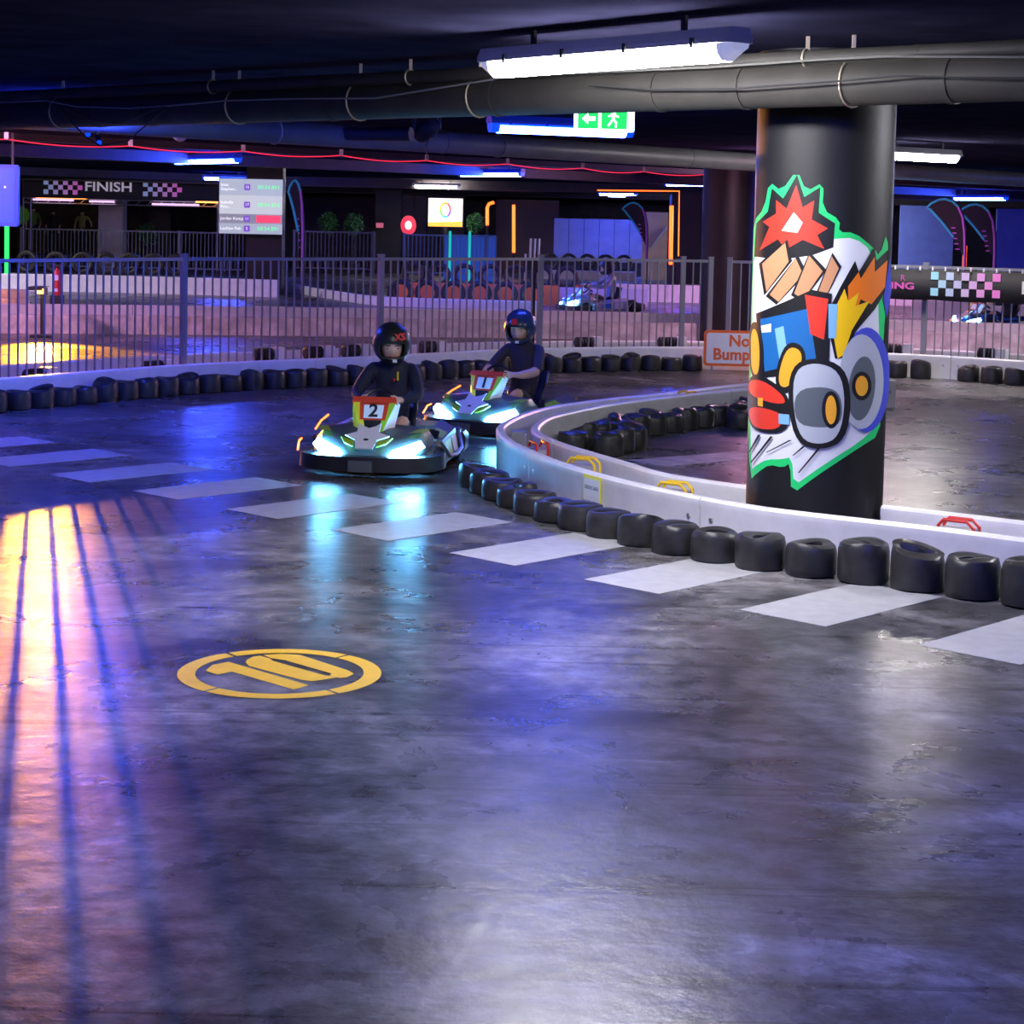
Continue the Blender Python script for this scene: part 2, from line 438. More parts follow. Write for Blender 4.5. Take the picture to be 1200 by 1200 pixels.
cable('thin cable bundle strung straight along the left of the thick pipe', [alongpipe(-40, 122), alongpipe(53, 118), alongpipe(90, 125), alongpipe(150, 127), alongpipe(197, 124), alongpipe(266, 118), alongpipe(330, 116), alongpipe(440, 115), alongpipe(590, 91)], 0.007, mat('grey_cable', (0.2, 0.19, 0.18), 0.5))
cable('thin cable running along the right half of the thick pipe to the pillar', [alongpipe(690, 100), alongpipe(760, 105), alongpipe(860, 104), alongpipe(960, 97), alongpipe(1055, 89), alongpipe(1120, 91), alongpipe(1240, 92)], 0.006)
cable('grey cable along the conduit above the painted pillar', [alongpipe(640, 87, -0.24), alongpipe(830, 79, -0.24), alongpipe(960, 70, -0.24), alongpipe(1040, 66, -0.24), alongpipe(1240, 67, -0.24)], 0.007, mat('dark_grey_cable', (0.10, 0.10, 0.09), 0.6))
# red glowing string
m_redled = mat('red_led_string', (0.6, 0.05, 0.08), 0.4, emit=(1.0, 0.03, 0.09), strength=0.8)
clips = [(8, 163), (153, 171), (285, 177), (400, 182), (500, 188), (595, 192), (683, 197), (755, 201), (832, 204)]
cp = [on(x, y, 2.9) for x, y in clips]
e = thing('led_string', 'thin red glowing light string strung along a ceiling beam', 'light string', cp[0])
pts = []
for a, b in zip([cp[0] - (cp[1] - cp[0])] + cp, cp):
    for k in range(10):
        t = k / 10; p = a.lerp(b, t); p.z -= 0.05 * 4 * t * (1 - t); pts.append(p - cp[0])
pts.append(cp[-1] - cp[0])
MB().tube(pts, 0.010, 6).build('light_tube', m_redled, e)
for p in cp: MB().box(p - cp[0] + Vector((0, 0, 0.045)), (0.06, 0.06, 0.10)).build('clip', m_white, e)

# exit sign hanging by the pipe
m_exitw = mat('exit_sign_white', (0.8, 0.9, 0.8), 0.4, emit=(0.8, 1.0, 0.8), strength=3.0)
m_exitg = mat('exit_sign_green', (0.02, 0.5, 0.12), 0.4, emit=(0.02, 0.75, 0.16), strength=1.0)
def exit_sign(x0, y0, x1, y1, d, label, big=True):
    c = at((x0 + x1) / 2, (y0 + y1) / 2, d); W = (x1 - x0) / FPX * d; H = (y1 - y0) / FPX * d
    t = thing('exit_sign', label, 'exit sign', c)
    X, Z, O = Vector((1, 0, 0)), Vector((0, 0, 1)), Vector((0, 0, 0))
    MB().plate(rrect(W, H, 0.01), (0, 0.03, 0), X, Z, 0.06).build('light_box', m_exitw, t)
    f = Vector((0, -0.031, 0))
    MB().plate([(-W * .44, -H * .4), (-W * .10, -H * .4), (-W * .10, H * .4), (-W * .44, H * .4)], f, X, Z, 0.002).build('green_panel', m_exitg, t)
    MB().plate([(-W * .05, -H * .4), (W * .38, -H * .4), (W * .38, H * .4), (-W * .05, H * .4)], f, X, Z, 0.002).build('green_panel', m_exitg, t)
    if big:   # running figure and arrow cut out in white
        g = MB()
        s = H * 0.36
        for poly in ([(-.1, .75), (.15, .75), (.15, 1.0), (-.1, 1.0)], [(-.25, .65), (.2, .7), (.05, -.1), (-.25, -.05)], [(.1, .5), (.55, .3), (.5, .15), (.1, .3)],
                     [(-.25, .6), (-.7, .3), (-.6, .2), (-.2, .4)], [(-.2, 0), (-.75, -.75), (-.55, -.85), (0, -.05)], [(0, 0), (.35, -.35), (.3, -.95), (.15, -.95), (.15, -.4), (-.15, -.1)]):
            g.plate([(W * .16 + x * s, z * s) for x, z in poly], f, X, Z, 0.004)
        g.build('running_figure', m_exitw, t)
        g = MB().plate([(-W * .37, 0), (-W * .27, H * .22), (-W * .27, H * .08), (-W * .15, H * .08), (-W * .15, -H * .08), (-W * .27, -H * .08), (-W * .27, -H * .22)], f, X, Z, 0.004)
        g.build('arrow', m_exitw, t)
    hh = CZ - c.z - H / 2
    for s in (-.3, .3): MB().box((W * s, 0, H / 2 + hh / 2), (0.012, 0.012, hh)).build('hanger', m_black, t)
    return t
exit_sign(673, 125, 743, 154, 14.5, 'green and white lit exit sign hanging below the thick pipe')
exit_sign(713, 221, 733, 231, 62, 'small distant green exit sign in front of a blue lamp', False)

# black stage light at the end of the duct
p = at(500, 152, 19.6)
t = thing('stage_light', 'black moving-head stage light hanging under the ceiling left of the exit sign', 'stage light', p)
MB().lathe([(0.0, -0.13), (0.085, -0.13), (0.10, -0.10), (0.10, 0.06), (0.07, 0.12), (0.0, 0.13)], 20).build('head', m_black, t, smooth=True).rotation_euler = (1.1, 0.5, 0.6)
MB().tube([(-0.13, 0, 0), (-0.13, 0, 0.12), (-0.09, 0, 0.17), (0.09, 0, 0.17), (0.13, 0, 0.12), (0.13, 0, 0)], 0.022, 8).build('yoke', m_black, t, smooth=True)
MB().box((0, 0, 0.20), (0.22, 0.2, 0.06)).build('base', m_black, t)
MB().bar((0, 0, 0.22), (0, 0, CZ - p.z), 0.02).build('clamp_rod', m_black, t)
MB().tube([(0.04, -0.08, -0.05), (0.0, -0.05, -0.16), (0.01, -0.04, -0.3)], 0.008, 6).build('dangling_lead', m_black, t)
# dome camera and two small spotlights far left
p = at(211, 157, 24)
t = thing('dome_camera', 'small white dome camera under the ceiling above the finish banner', 'camera', p)
MB().lathe([(0.10, 0.02), (0.10, 0.0), (0.09, -0.05), (0.055, -0.085), (0.0, -0.10)], 20).build('dome', mat('dome_glass', (0.5, 0.6, 0.8), 0.15), t, smooth=True)
MB().lathe([(0.0, 0.06), (0.11, 0.06), (0.12, 0.02), (0.0, 0.02)], 20).build('mount', m_white, t)
MB().bar((0, 0, .05), (0, 0, CZ - p.z), 0.03).build('stem', m_white, t)
for (x, y, lab) in ((102, 155, 'small blue-lit spotlight hanging by the looped cable, the upper of two'), (115, 165, 'small blue-lit spotlight hanging by the looped cable, the lower of two')):
    p = at(x, y, 19.5)
    t = thing('spotlight', lab, 'spotlight', p, 0.4)
    MB().bar((0, -0.05, -0.02), (0, 0.06, 0.03), 0.035, 12).build('can', m_black, t, smooth=True)
    MB().bar((0, -0.056, -0.024), (0, -0.05, -0.02), 0.028, 12).build('lens', m_lens_blue, t)
    MB().bar((0, 0.02, 0.03), (0, 0.02, CZ - p.z), 0.008).build('rod', m_black, t)

# ================================================================== PILLARS
m_col = mat('pillar_black_paint', (0.011, 0.011, 0.012), 0.5, spec=0.3, var=0.15, bump=0.12, bscale=25)
def pillar(x, y, r, label):
    o = MB().lathe([(r, 0), (r, CZ)], 48).build('pillar', m_col, None, smooth=True, loc=(x, y, 0))
    return tag(struct(o), label, 'pillar')
COLX, COLY, COLR = 1.885, 11.50, 0.418
col_o = pillar(COLX, COLY, COLR, 'thick round black pillar with a bright spray-painted mural')
p = at(852, 300, 30.5); pillar(p.x, p.y, 0.42, 'dark round pillar behind the fence beside the No Bumping sign')
def square_pillar(x, y, wx, wy, label, m=m_col):
    o = MB().box((0, 0, CZ / 2), (wx, wy, CZ)).build('pillar', m, None, loc=(x, y, 0)); return tag(struct(o), label, 'pillar')
p = at(309, 300, 44.5); square_pillar(p.x, p.y + 0.3, 0.85, 0.6, 'dark square pillar behind the fence carrying the timing screen')
p = at(455, 300, 62); square_pillar(p.x, p.y, 0.85, 0.85, 'dark square pillar with a small red notice near the far fence')
p = at(132, 270, 66); square_pillar(p.x, p.y, 0.85, 0.7, 'white square pillar below the finish banner', mat('white_pillar_paint', (0.62, 0.60, 0.62), 0.6, var=0.1))
p = at(185, 275, 70); square_pillar(p.x, p.y, 1.1, 0.8, 'dark pillar right of the white pillar behind the far fence')
p = at(768, 270, 58); square_pillar(p.x + 0.9, p.y, 0.9, 0.9, 'dark square pillar framed by orange light beside the far round pillar')

# mural: an abstract spray-painted burst with flames and a kart wheel (flat paint on the pillar)
MURAL_DIR = math.atan2(-COLX * 0 - COLY, -COLX)         # towards the viewer's side of the track
def mural(name, poly, mt, lift, parent):
    """poly in (sideways -1..1 as seen from the front, height in m); flat paint following the curve"""
    bm = bmesh.new(); vs = [bm.verts.new((x, z, 0)) for x, z in poly]; bm.faces.new(vs)
    bmesh.ops.triangulate(bm, faces=bm.faces[:])
    for cut in [math.sin(math.radians(k * 3.5)) for k in range(-24, 25)]:
        bmesh.ops.bisect_plane(bm, geom=bm.verts[:] + bm.edges[:] + bm.faces[:], plane_co=(cut, 0, 0), plane_no=(1, 0, 0))
    R = COLR + 0.0015 + lift * 0.0012
    for v in bm.verts:
        a = MURAL_DIR + math.asin(max(-0.999, min(0.999, v.co.x))); z = v.co.y
        v.co = (R * math.cos(a), R * math.sin(a), z)
    bmesh.ops.recalc_face_normals(bm, faces=bm.faces[:])
    me = bpy.data.meshes.new(name); bm.to_mesh(me); bm.free(); me.materials.append(mt)
    for pl in me.polygons: pl.use_smooth = True
    # normals must look outwards
    s = sum((Vector((pl.center.x, pl.center.y, 0)).dot(pl.normal)) * pl.area for pl in me.polygons)
    if s < 0: me.flip_normals()
    return put(name, me, parent)
def px(pts):
    out = []
    for x, y in pts:
        xc = 978 - (y - 120) * 18 / 485.0
        out.append(((x - xc) / 80.5, 2 - (y - 260.5) * 11.12 / FPX))
    return out
def blob(cx, cy, rx, ry, n=28, rot=0.0):
    return [(cx + rx * math.cos(2 * PI * k / n) * math.cos(rot) - ry * math.sin(2 * PI * k / n) * math.sin(rot),
             cy + rx * math.cos(2 * PI * k / n) * math.sin(rot) + ry * math.sin(2 * PI * k / n) * math.cos(rot)) for k in range(n)]
def rounded(pts, it=2):
    for _ in range(it):
        q = []
        for a, b in zip(pts, pts[1:] + pts[:1]):
            q += [(a[0] * .75 + b[0] * .25, a[1] * .75 + b[1] * .25), (a[0] * .25 + b[0] * .75, a[1] * .25 + b[1] * .75)]
        pts = q
    return pts
def grow(pts, d):
    cx = sum(p[0] for p in pts) / len(pts); cy = sum(p[1] for p in pts) / len(pts)
    out = []
    for i, p in enumerate(pts):
        a, b = pts[i - 1], pts[(i + 1) % len(pts)]
        t = Vector((b[0] - a[0], b[1] - a[1])); t = t.normalized() if t.length > 1e-6 else Vector((1, 0))
        out.append((p[0] + t.y * d, p[1] - t.x * d))
    return out
PC = {k: mat('spray_' + k, c, 0.45, spec=0.3) for k, c in dict(green=(0.02, 0.62, 0.16), black=(0.012, 0.012, 0.013), white=(0.72, 0.74, 0.78), red=(0.70, 0.045, 0.025),
      tan=(0.55, 0.27, 0.13), blue=(0.015, 0.13, 0.38), sky=(0.20, 0.45, 0.72), yellow=(0.88, 0.55, 0.01), orange=(0.85, 0.20, 0.015), amber=(0.82, 0.38, 0.03),
      grey=(0.42, 0.46, 0.52), dark=(0.10, 0.12, 0.14), violet=(0.06, 0.08, 0.55)).items()}
mur = put('mural', None, col_o)
mural_n = [0]
def paint(k, pts, rnd=0):
    mural_n[0] += 1
    pts = rounded(list(pts), rnd) if rnd else list(pts)
    mural('spray_paint', px(pts), PC[k], mural_n[0] * 0.25, mur)
outline = rounded([(890, 300), (892, 262), (906, 246), (912, 214), (926, 226), (944, 200), (954, 226), (974, 214), (972, 246), (992, 258), (990, 272), (1008, 272), (1030, 290), (1036, 300), (1046, 268), (1047, 330),
           (1040, 400), (1038, 470), (1036, 512), (1014, 524), (990, 540), (962, 560), (935, 583), (934, 545), (926, 552), (910, 550), (896, 562), (886, 575), (884, 480), (888, 390)], 1)
paint('green', outline)
paint('white', rounded([(891, 340), (893, 300), (905, 290), (940, 285), (985, 280), (1008, 278), (1027, 293), (1034, 330), (1036, 420), (1034, 500), (1010, 520), (985, 536), (960, 554), (938, 572),
           (936, 538), (924, 542), (908, 544), (894, 554), (888, 562), (887, 480), (890, 400)], 1))
# red burst of spikes
paint('black', [(893, 304), (896, 264), (910, 250), (915, 222), (928, 234), (944, 206), (952, 232), (970, 220), (968, 250), (986, 262), (984, 290), (960, 300), (925, 306)])
paint('red', [(900, 296), (912, 268), (904, 262), (920, 252), (920, 236), (932, 246), (943, 218), (950, 244), (963, 236), (960, 258), (978, 268), (966, 276), (974, 292), (950, 282), (930, 294), (922, 282)])
paint('white', [(926, 272), (940, 250), (950, 262), (944, 274)])
# tan and black shards
for pts in ([(903, 312), (930, 286), (934, 308), (908, 345)], [(912, 348), (942, 304), (950, 322), (922, 356)], [(940, 345), (957, 300), (972, 318), (950, 352)], [(966, 345), (982, 300), (990, 314), (976, 346)]):
    cx = sum(p[0] for p in pts) / 4; cy = sum(p[1] for p in pts) / 4
    paint('black', [(cx + (x - cx) * 1.25, cy + (y - cy) * 1.15) for x, y in pts]); paint('tan', pts)
# flames
paint('black', [(985, 420), (975, 370), (992, 335), (1008, 305), (1012, 318), (1030, 288), (1032, 305), (1048, 290), (1046, 335), (1030, 362), (1008, 388), (998, 418)])
paint('orange', [(1000, 360), (1000, 335), (1012, 318), (1014, 326), (1030, 300), (1030, 318), (1045, 304), (1042, 336), (1026, 356), (1014, 350), (1010, 362)])
paint('yellow', [(988, 420), (980, 372), (996, 338), (1000, 352), (1012, 342), (1008, 358), (1024, 352), (1004, 386), (995, 415)])
paint('violet', [(1040, 350), (1048, 300), (1050, 340), (1044, 372)])
# blue and red panels
paint('black', [(896, 372), (960, 340), (982, 344), (978, 432), (900, 448)])
paint('blue', [(901, 378), (956, 362), (964, 420), (906, 440)])
paint('red', [(952, 346), (978, 350), (973, 398), (958, 392)])
paint('sky', [(918, 388), (928, 384), (934, 428), (924, 432)])
paint('sky', [(978, 356), (988, 356), (986, 396), (978, 396)])
paint('white', [(902, 386), (914, 382), (914, 392), (903, 394)])
# amber curved bars
paint('black', rounded([(886, 390), (898, 378), (906, 410), (904, 452), (888, 450)], 2)); paint('amber', rounded([(889, 396), (896, 388), (901, 412), (899, 446), (890, 444)], 2))
paint('black', rounded([(918, 440), (930, 402), (950, 404), (954, 428), (936, 462), (920, 462)], 2)); paint('amber', rounded([(922, 440), (932, 408), (947, 410), (949, 426), (934, 456), (923, 456)], 2))
# kart nose in red
paint('black', rounded([(885, 448), (905, 444), (932, 462), (936, 486), (930, 510), (900, 514), (885, 506)], 2))
paint('red', rounded([(887, 453), (905, 450), (928, 466), (930, 478), (886, 472)], 2)); paint('red', rounded([(887, 482), (928, 486), (924, 506), (900, 510), (888, 504)], 2))
paint('amber', [(898, 472), (904, 472), (904, 482), (898, 482)]); paint('sky', [(922, 488), (934, 488), (934, 500), (922, 500)])
# rear wheel
paint('violet', blob(1020, 445, 27, 62)); paint('grey', blob(1014, 447, 25, 56)); paint('dark', blob(1014, 455, 15, 38, rot=0.1)); paint('black', blob(1014, 452, 11, 17)); paint('amber', blob(1014, 452, 7, 12))
# front wheel
paint('black', rounded([(936, 430), (962, 418), (996, 428), (1003, 470), (996, 516), (970, 528), (942, 522), (932, 478)], 2))
paint('grey', rounded([(940, 434), (964, 424), (990, 434), (996, 470), (989, 512), (968, 522), (946, 516), (938, 478)], 2))
paint('dark', rounded([(940, 458), (975, 452), (992, 462), (992, 498), (968, 502), (940, 498)], 2))
paint('black', blob(980, 480, 10, 22)); paint('amber', blob(980, 480, 6, 17))
for a, b in (((900, 516), (888, 540)), ((914, 516), (890, 552)), ((935, 518), (908, 536)), ((950, 524), (938, 536)), ((966, 526), (944, 556))):
    paint('black', [(a[0] - 1.2, a[1]), (a[0] + 1.8, a[1]), (b[0] + .8, b[1]), (b[0] - .8, b[1])])

# ================================================================== TRACK BARRIERS
RH = 0.30
def rail_prof(h=RH):
    return [(-0.030, 0.0), (0.030, 0.0), (0.030, h - 0.07), (0.036, h - 0.05), (0.036, h - 0.016), (0.022, h), (-0.022, h), (-0.036, h - 0.016), (-0.036, h - 0.05), (-0.030, h - 0.07)]
def rail(label, path, seclen=2.4, m=m_rail, bolts=True, h=RH):
    path = resample(path, 0.1)
    t = thing('track_barrier', label, 'barrier', path[0])
    n = max(1, round(len(path) * 0.1 / seclen)); per = len(path) / n
    for k in range(n):
        seg = path[int(k * per):min(len(path), int((k + 1) * per) + 1)]
        if len(seg) < 3: continue
        # leave a hairline joint between sections
        seg = [seg[0].lerp(seg[1], 0.04)] + seg[1:-1] + [seg[-1].lerp(seg[-2], 0.04)]
        sec = MB().sweep([p - path[0] for p in seg], rail_prof(h)).build('rail_section', m, t, smooth=True)
        if bolts:
            for e_, side in ((1, 1), (len(seg) - 2, 1)):
                tt = (seg[e_] - seg[e_ - 1]).normalized(); nn = Vector((-tt.y, tt.x, 0))
                for sd in (-1, 1):
                    c = seg[e_] - path[0] + Vector((0, 0, h * 0.58))
                    MB().bar(c + nn * (sd * 0.030), c + nn * (sd * 0.038), 0.014, 10).build('bolt', m_steel, sec)
    return t
OUT = smooth_path([(-9.4, 12.6), (-7.0, 15.6), (-5.0, 18.3), (-3.58, 20.35), (-1.6, 22.2), (0.22, 24.0), (2.56, 25.0), (5.0, 24.6), (6.5, 23.8), (9.5, 21.6)])
rail('white plastic barrier along the far edge of the track below the fence', OUT)
rail('white plastic barrier directly behind the fence, parallel to the front one', offset_path(OUT, 1.15), m=m_rail)
ISL = smooth_path([(6.5, 7.2), (4.6, 8.75), (2.78, 10.2), (2.13, 10.66), (1.52, 11.08), (1.08, 11.6), (0.69, 12.2), (0.38, 12.85), (0.18, 13.45), (0.03, 14.0), (-0.06, 14.6), (-0.06, 15.2), (0.13, 16.1), (0.43, 16.85), (0.94, 17.6), (1.49, 18.25), (2.54, 19.6), (4.2, 21.0)])
rail('white barrier around the island with a Drive Safe notice on it', ISL)
INN = smooth_path([(1.60, 11.90), (1.36, 12.12), (1.02, 12.5), (0.81, 13.0), (0.595, 13.5), (0.41, 13.95), (0.25, 14.5), (0.20, 15.0), (0.31, 15.75), (0.57, 16.4), (0.93, 17.1), (1.61, 18.05), (2.6, 19.15), (4.3, 20.5)])
rail('white inner barrier curving left of the painted pillar inside the island', INN)
INN2 = smooth_path([(2.26, 11.26), (2.95, 10.78), (4.8, 9.35), (6.7, 7.8)])
rail('white inner barrier inside the island right of the painted pillar', INN2)
# barriers of the second track behind
FB1 = smooth_path([(-13, 27.5), (-8.0, 29.0), (-3, 30.0), (1, 30.6), (6, 30.2), (12, 28)])
rail('scuffed grey barrier of the second track behind the fence', FB1, m=m_railscuff, bolts=False)
FB2 = smooth_path([(-13, 29.2), (-8.4, 30.9), (-3, 32.0), (1, 32.6), (6, 32.3), (12, 30.5)])
rail('white barrier of the second track beyond the scuffed one', FB2, bolts=False, h=0.36)
rail('distant white barrier below the row of standing tyres', smooth_path([(-17, 42), (-10, 43.5), (-5.3, 43.0)]), bolts=False, h=0.4)
rail('distant grey barrier running behind the screen pillar', smooth_path([(-5.3, 45.6), (-3.8, 42.0), (-2.8, 40.2), (-1.2, 39.7), (0, 39.6), (0.7, 39.5)]), bolts=False, h=0.2)
rail('distant white barrier left of the far round pillar', smooth_path([(1.6, 44.6), (4.5, 44.8), (8, 44)]), bolts=False, h=0.42)
rail('distant white barrier seen through the right fence', smooth_path([(8.5, 40), (11, 39.3), (15, 38)]), bolts=False, h=0.4)
rail('distant white barrier farther back through the right fence', smooth_path([(8.5, 46), (13, 45), (18, 43)]), bolts=False, h=0.4)

# connectors between the two rails: ribbed roll, white box, coloured handle
def connector(p, rz, label, handle=None, roll=True, lift=0.07):
    t = thing('barrier_connector', label, 'connector', p, rz)
    if roll:
        for k in range(5): MB().lathe([(0.05, -0.02), (0.078, -0.014), (0.078, 0.014), (0.05, 0.02)], 14, closed=True).build('rib', m_black, t, smooth=True, loc=(-0.16 + k * 0.045, 0, 0.24 + lift)).rotation_euler = (0, PI / 2, 0)
        MB().bar((-0.19, 0, 0.24 + lift), (0.05, 0, 0.24 + lift), 0.052, 12).build('roll', m_black, t)
        MB().box((0.0, 0, 0.085 + lift / 2), (0.36, 0.12, 0.17 + lift)).build('base', m_grey, t)
        MB().box((0.13, 0, 0.245 + lift), (0.14, 0.15, 0.15)).build('white_plate', m_white, t)
    else:
        MB().box((0, 0, 0.13), (0.20, 0.11, 0.26)).build('box', m_grey, t)
        MB().box((0.02, -0.058, 0.17), (0.10, 0.006, 0.12)).build('white_plate', m_white, t)
    if handle:
        zz = 0.26 if not roll else 0.33
        for s in (-0.045, 0.045):
            MB().tube([(-0.10, s, zz - 0.09), (-0.11, s, zz + 0.01), (-0.08, s, zz + 0.045), (0.06, s, zz + 0.045), (0.10, s, zz + 0.01), (0.11, s, zz - 0.08)], 0.011, 8).build('handle', handle, t, smooth=True)
    return t
def conn_px(x, y, z, rz, label, **k):
    p = on(x, y, z); return connector(Vector((p.x, p.y, 0)), rz, label, **k)
connector(Vector((0.215, 13.98, 0)), 1.85, 'red handled connector between the island barriers near the bend', handle=m_red, roll=False)
connector(Vector((0.07, 15.1, 0)), 1.55, 'plain grey connector at the tip of the island bend', roll=False)
connector(Vector((0.525, 13.12, 0)), -0.5, 'yellow handled connector between the island barriers above the Drive Safe notice', handle=m_yellow, roll=False)
connector(Vector((1.07, 11.98, 0)), -0.6, 'yellow handled connector half hidden behind the island barrier by the pillar', handle=m_yellow, roll=False)
connector(Vector((2.60, 10.72, 0)), -0.6, 'red handled connector right of the painted pillar', handle=m_red, roll=False)
connector(Vector((1.74, 18.42, 0)), 0.9, 'yellow connector on the far leg of the island barrier', handle=m_yellow, roll=False)
mid = offset_path(OUT, 0.62)
def near_mid(x):       # the place between the outer rails seen at that position along the fence
    best = min(mid, key=lambda p: abs((p.x / p.y) * FPX + 600 - x)); i = mid.index(best)
    t = mid[min(i + 1, len(mid) - 1)] - mid[max(i - 1, 0)]
    return Vector((best.x, best.y, 0)), math.atan2(t.y, t.x)
for k, x in enumerate((48, 190, 318, 372, 412, 505, 690, 790, 1058, 1160)):
    p, a = near_mid(x); connector(p, a, 'ribbed black and white connector behind the fence, %s from the left' % ordn(k), lift=(-0.02 if k < 2 else 0.07))

# ================================================================== KART TYRES ALONG THE BARRIERS
def tyre_mesh(seed, R=0.150, H=0.215, pinch=0.0, tilt=0.0):
    rnd = random.Random(seed); ph = rnd.uniform(0, 2 * PI)
    prof = [(R * 0.62, 0.012), (R * 0.86, 0.0), (R * 0.97, 0.012), (R, 0.05), (R * 1.0, H * 0.5), (R * 0.985, H * 0.78), (R * 0.93, H * 0.93), (R * 0.82, H), (R * 0.62, H * 0.985), (R * 0.52, H * 0.93), (R * 0.50, H * 0.6), (R * 0.56, H * 0.2)]
    wob = [rnd.uniform(-1, 1) for _ in range(4)]
    def fn(p):
        x, y, z = p; r = math.hypot(x, y); a = math.atan2(y, x); top = max(0, (z / H - 0.35) / 0.65)
        if r < R * 0.9 and pinch:        # the bead folds shut to a slit
            k = (1 - pinch * min(1, (R * 0.9 - r) / (R * 0.35)))
            y2 = y * max(0.12, k) ; x2 = x * (1 + 0.18 * pinch); x, y = x2, y2
        z += top * (tilt * math.cos(a + ph) * r / R + 0.010 * wob[0] * math.cos(2 * a + wob[1] * 3))
        s = 1 + 0.025 * wob[2] * math.cos(2 * a + wob[3] * 3)
        return (x * s, y / s, z)
    m_ = MB().lathe(prof, 26, closed=True, fn=fn).mesh('kart_tyre', True)
    m_.materials.append(m_rubber); return m_
TY = [tyre_mesh(1), tyre_mesh(2, pinch=0.75), tyre_mesh(3, pinch=0.9, tilt=0.03), tyre_mesh(4, pinch=0.6, H=0.22), tyre_mesh(5, pinch=0.95, tilt=-0.04, H=0.225), tyre_mesh(6, H=0.195, pinch=0.3), tyre_mesh(7, H=0.225, pinch=0.85, tilt=0.045)]
def tyre_row(path, group, lab, spacing=0.288, seed=0, size=1.0, skip=(), zfn=None):
    rnd = random.Random(seed); pts = resample(path, spacing); n = 0
    for i, p in enumerate(pts):
        xpix = p.x / p.y * FPX + 600
        if not (-25 < xpix < 1225) or i in skip: continue
        o = put('kart_tyre', TY[rnd.randrange(len(TY))], None, (p.x, p.y, 0), rnd.uniform(0, 2 * PI))
        s = rnd.uniform(0.96, 1.0) * size; o.scale = (s, s, size * rnd.uniform(0.93, 1.06) * (zfn(p) if zfn else 1.0))
        tag(o, lab % ordn(n), 'tyre', group); n += 1
out_t = offset_path(OUT, -0.20)
sel = [p for p in out_t if -620 < p.x / p.y * FPX and p.x / p.y * FPX < 232 ]
tyre_row(sel, 'tyres along the far barrier', 'black kart tyre below the far fence barrier, %s counting from the left', 0.292, 3, 0.91)
sel = [p for p in out_t if 420 < p.x / p.y * FPX < 640]
tyre_row(sel, 'tyres right of the pillar', 'black kart tyre by the far barrier right of the pillar, %s from the pillar', 0.31, 4, 0.95, skip=(3,))
isl_t = offset_path(ISL, 0.31)
i0 = next(i for i, p in enumerate(isl_t) if p.x / p.y * FPX + 600 < 1225); i1 = min(range(len(isl_t)), key=lambda i: (isl_t[i] - Vector((-0.36, 14.0, 0))).length)
tyre_row(isl_t[i0:i1 + 1], 'tyres outside the island barrier', 'black kart tyre in front of the island barrier, %s counting from the right', 0.318, 11, zfn=lambda p: max(0.70, min(1.05, 1.05 - (p.y - 10.2) * 0.22)))
inn_t = offset_path(INN, -0.21)
i0 = min(range(len(inn_t)), key=lambda i: (inn_t[i] - Vector((0.5, 15.75, 0))).length)
tyre_row([p for p in inn_t[i0:] if p.x / p.y * FPX < 300], 'tyres inside the island', 'blue-lit kart tyre inside the island barrier bend, %s counting from the left', 0.29, 21, 0.9)
lp = resample(offset_path(INN, -0.52)[i0:], 0.30)
for k, p in enumerate(lp[:3] + lp[9:10]):
    o = put('kart_tyre', TY[(k * 2) % 7], None, p, k * 1.3); o.scale = (.9, .9, .9)
    tag(o, 'loose kart tyre before the inner tyre row, %s from the left' % ordn(k), 'tyre', 'loose tyres inside the island')

# ================================================================== FENCE
FT, FBOT = 1.44, 0.21
def ongrid(x):
    """place on the line just behind the outer rail, seen at that position"""
    pth = offset_path(OUT, 0.17)
    q = min(pth, key=lambda p: abs((p.x / p.y) * FPX + 600 - x)); return Vector((q.x, q.y, 0))
bar_me = MB().box((0, 0, (FT + FBOT) / 2), (0.016, 0.016, FT - FBOT)).mesh('bar'); bar_me.materials.append(m_fence)
post_me = MB().box((0, 0, 0.74), (0.062, 0.062, 1.48)).box((0, 0, 1.49), (0.07, 0.07, 0.02)).mesh('post'); post_me.materials.append(m_fence)
def fence_panel(a, b, label, last=False, group='fence panels above the far barrier'):
    d = b - a; L = d.length; rz = math.atan2(d.y, d.x)
    t = thing('bar_fence', label, 'fence', a, rz, group)
    put('post', post_me, t)
    if last: put('post', post_me, t, (L, 0, 0))
    n = round((L - 0.08) / 0.113)
    for k in range(1, n): put('bar', bar_me, t, (0.04 + (L - 0.08) * k / n, 0, 0))
    MB().box((L / 2, 0, FT), (L - 0.075, 0.036, 0.036)).build('top_rail', m_fence, t)
    MB().box((L / 2, 0, FBOT + 0.01), (L - 0.075, 0.036, 0.036)).build('bottom_rail', m_fence, t)
    return t
fx = [-44, 213, 445, 635, 797, 833]
fp = [ongrid(x) for x in fx]
labs = ['tubular bar fence panel at the far left above the barrier', 'tubular bar fence panel in front of the timing screen pillar', 'tubular bar fence panel behind the two kart drivers',
        'tubular bar fence panel between the white tubes and the No Bumping sign', 'narrow fence panel just left of the No Bumping sign']
for k in range(5): fence_panel(fp[k], fp[k + 1], labs[k], last=(k == 4))
fr = [ongrid(x) for x in (858, 1087, 1275)]
fence_panel(fr[0], fr[1], 'tubular bar fence panel half hidden behind the painted pillar')
fence_panel(fr[1], fr[2], 'tubular bar fence panel at the far right under the checkered banner', last=True)

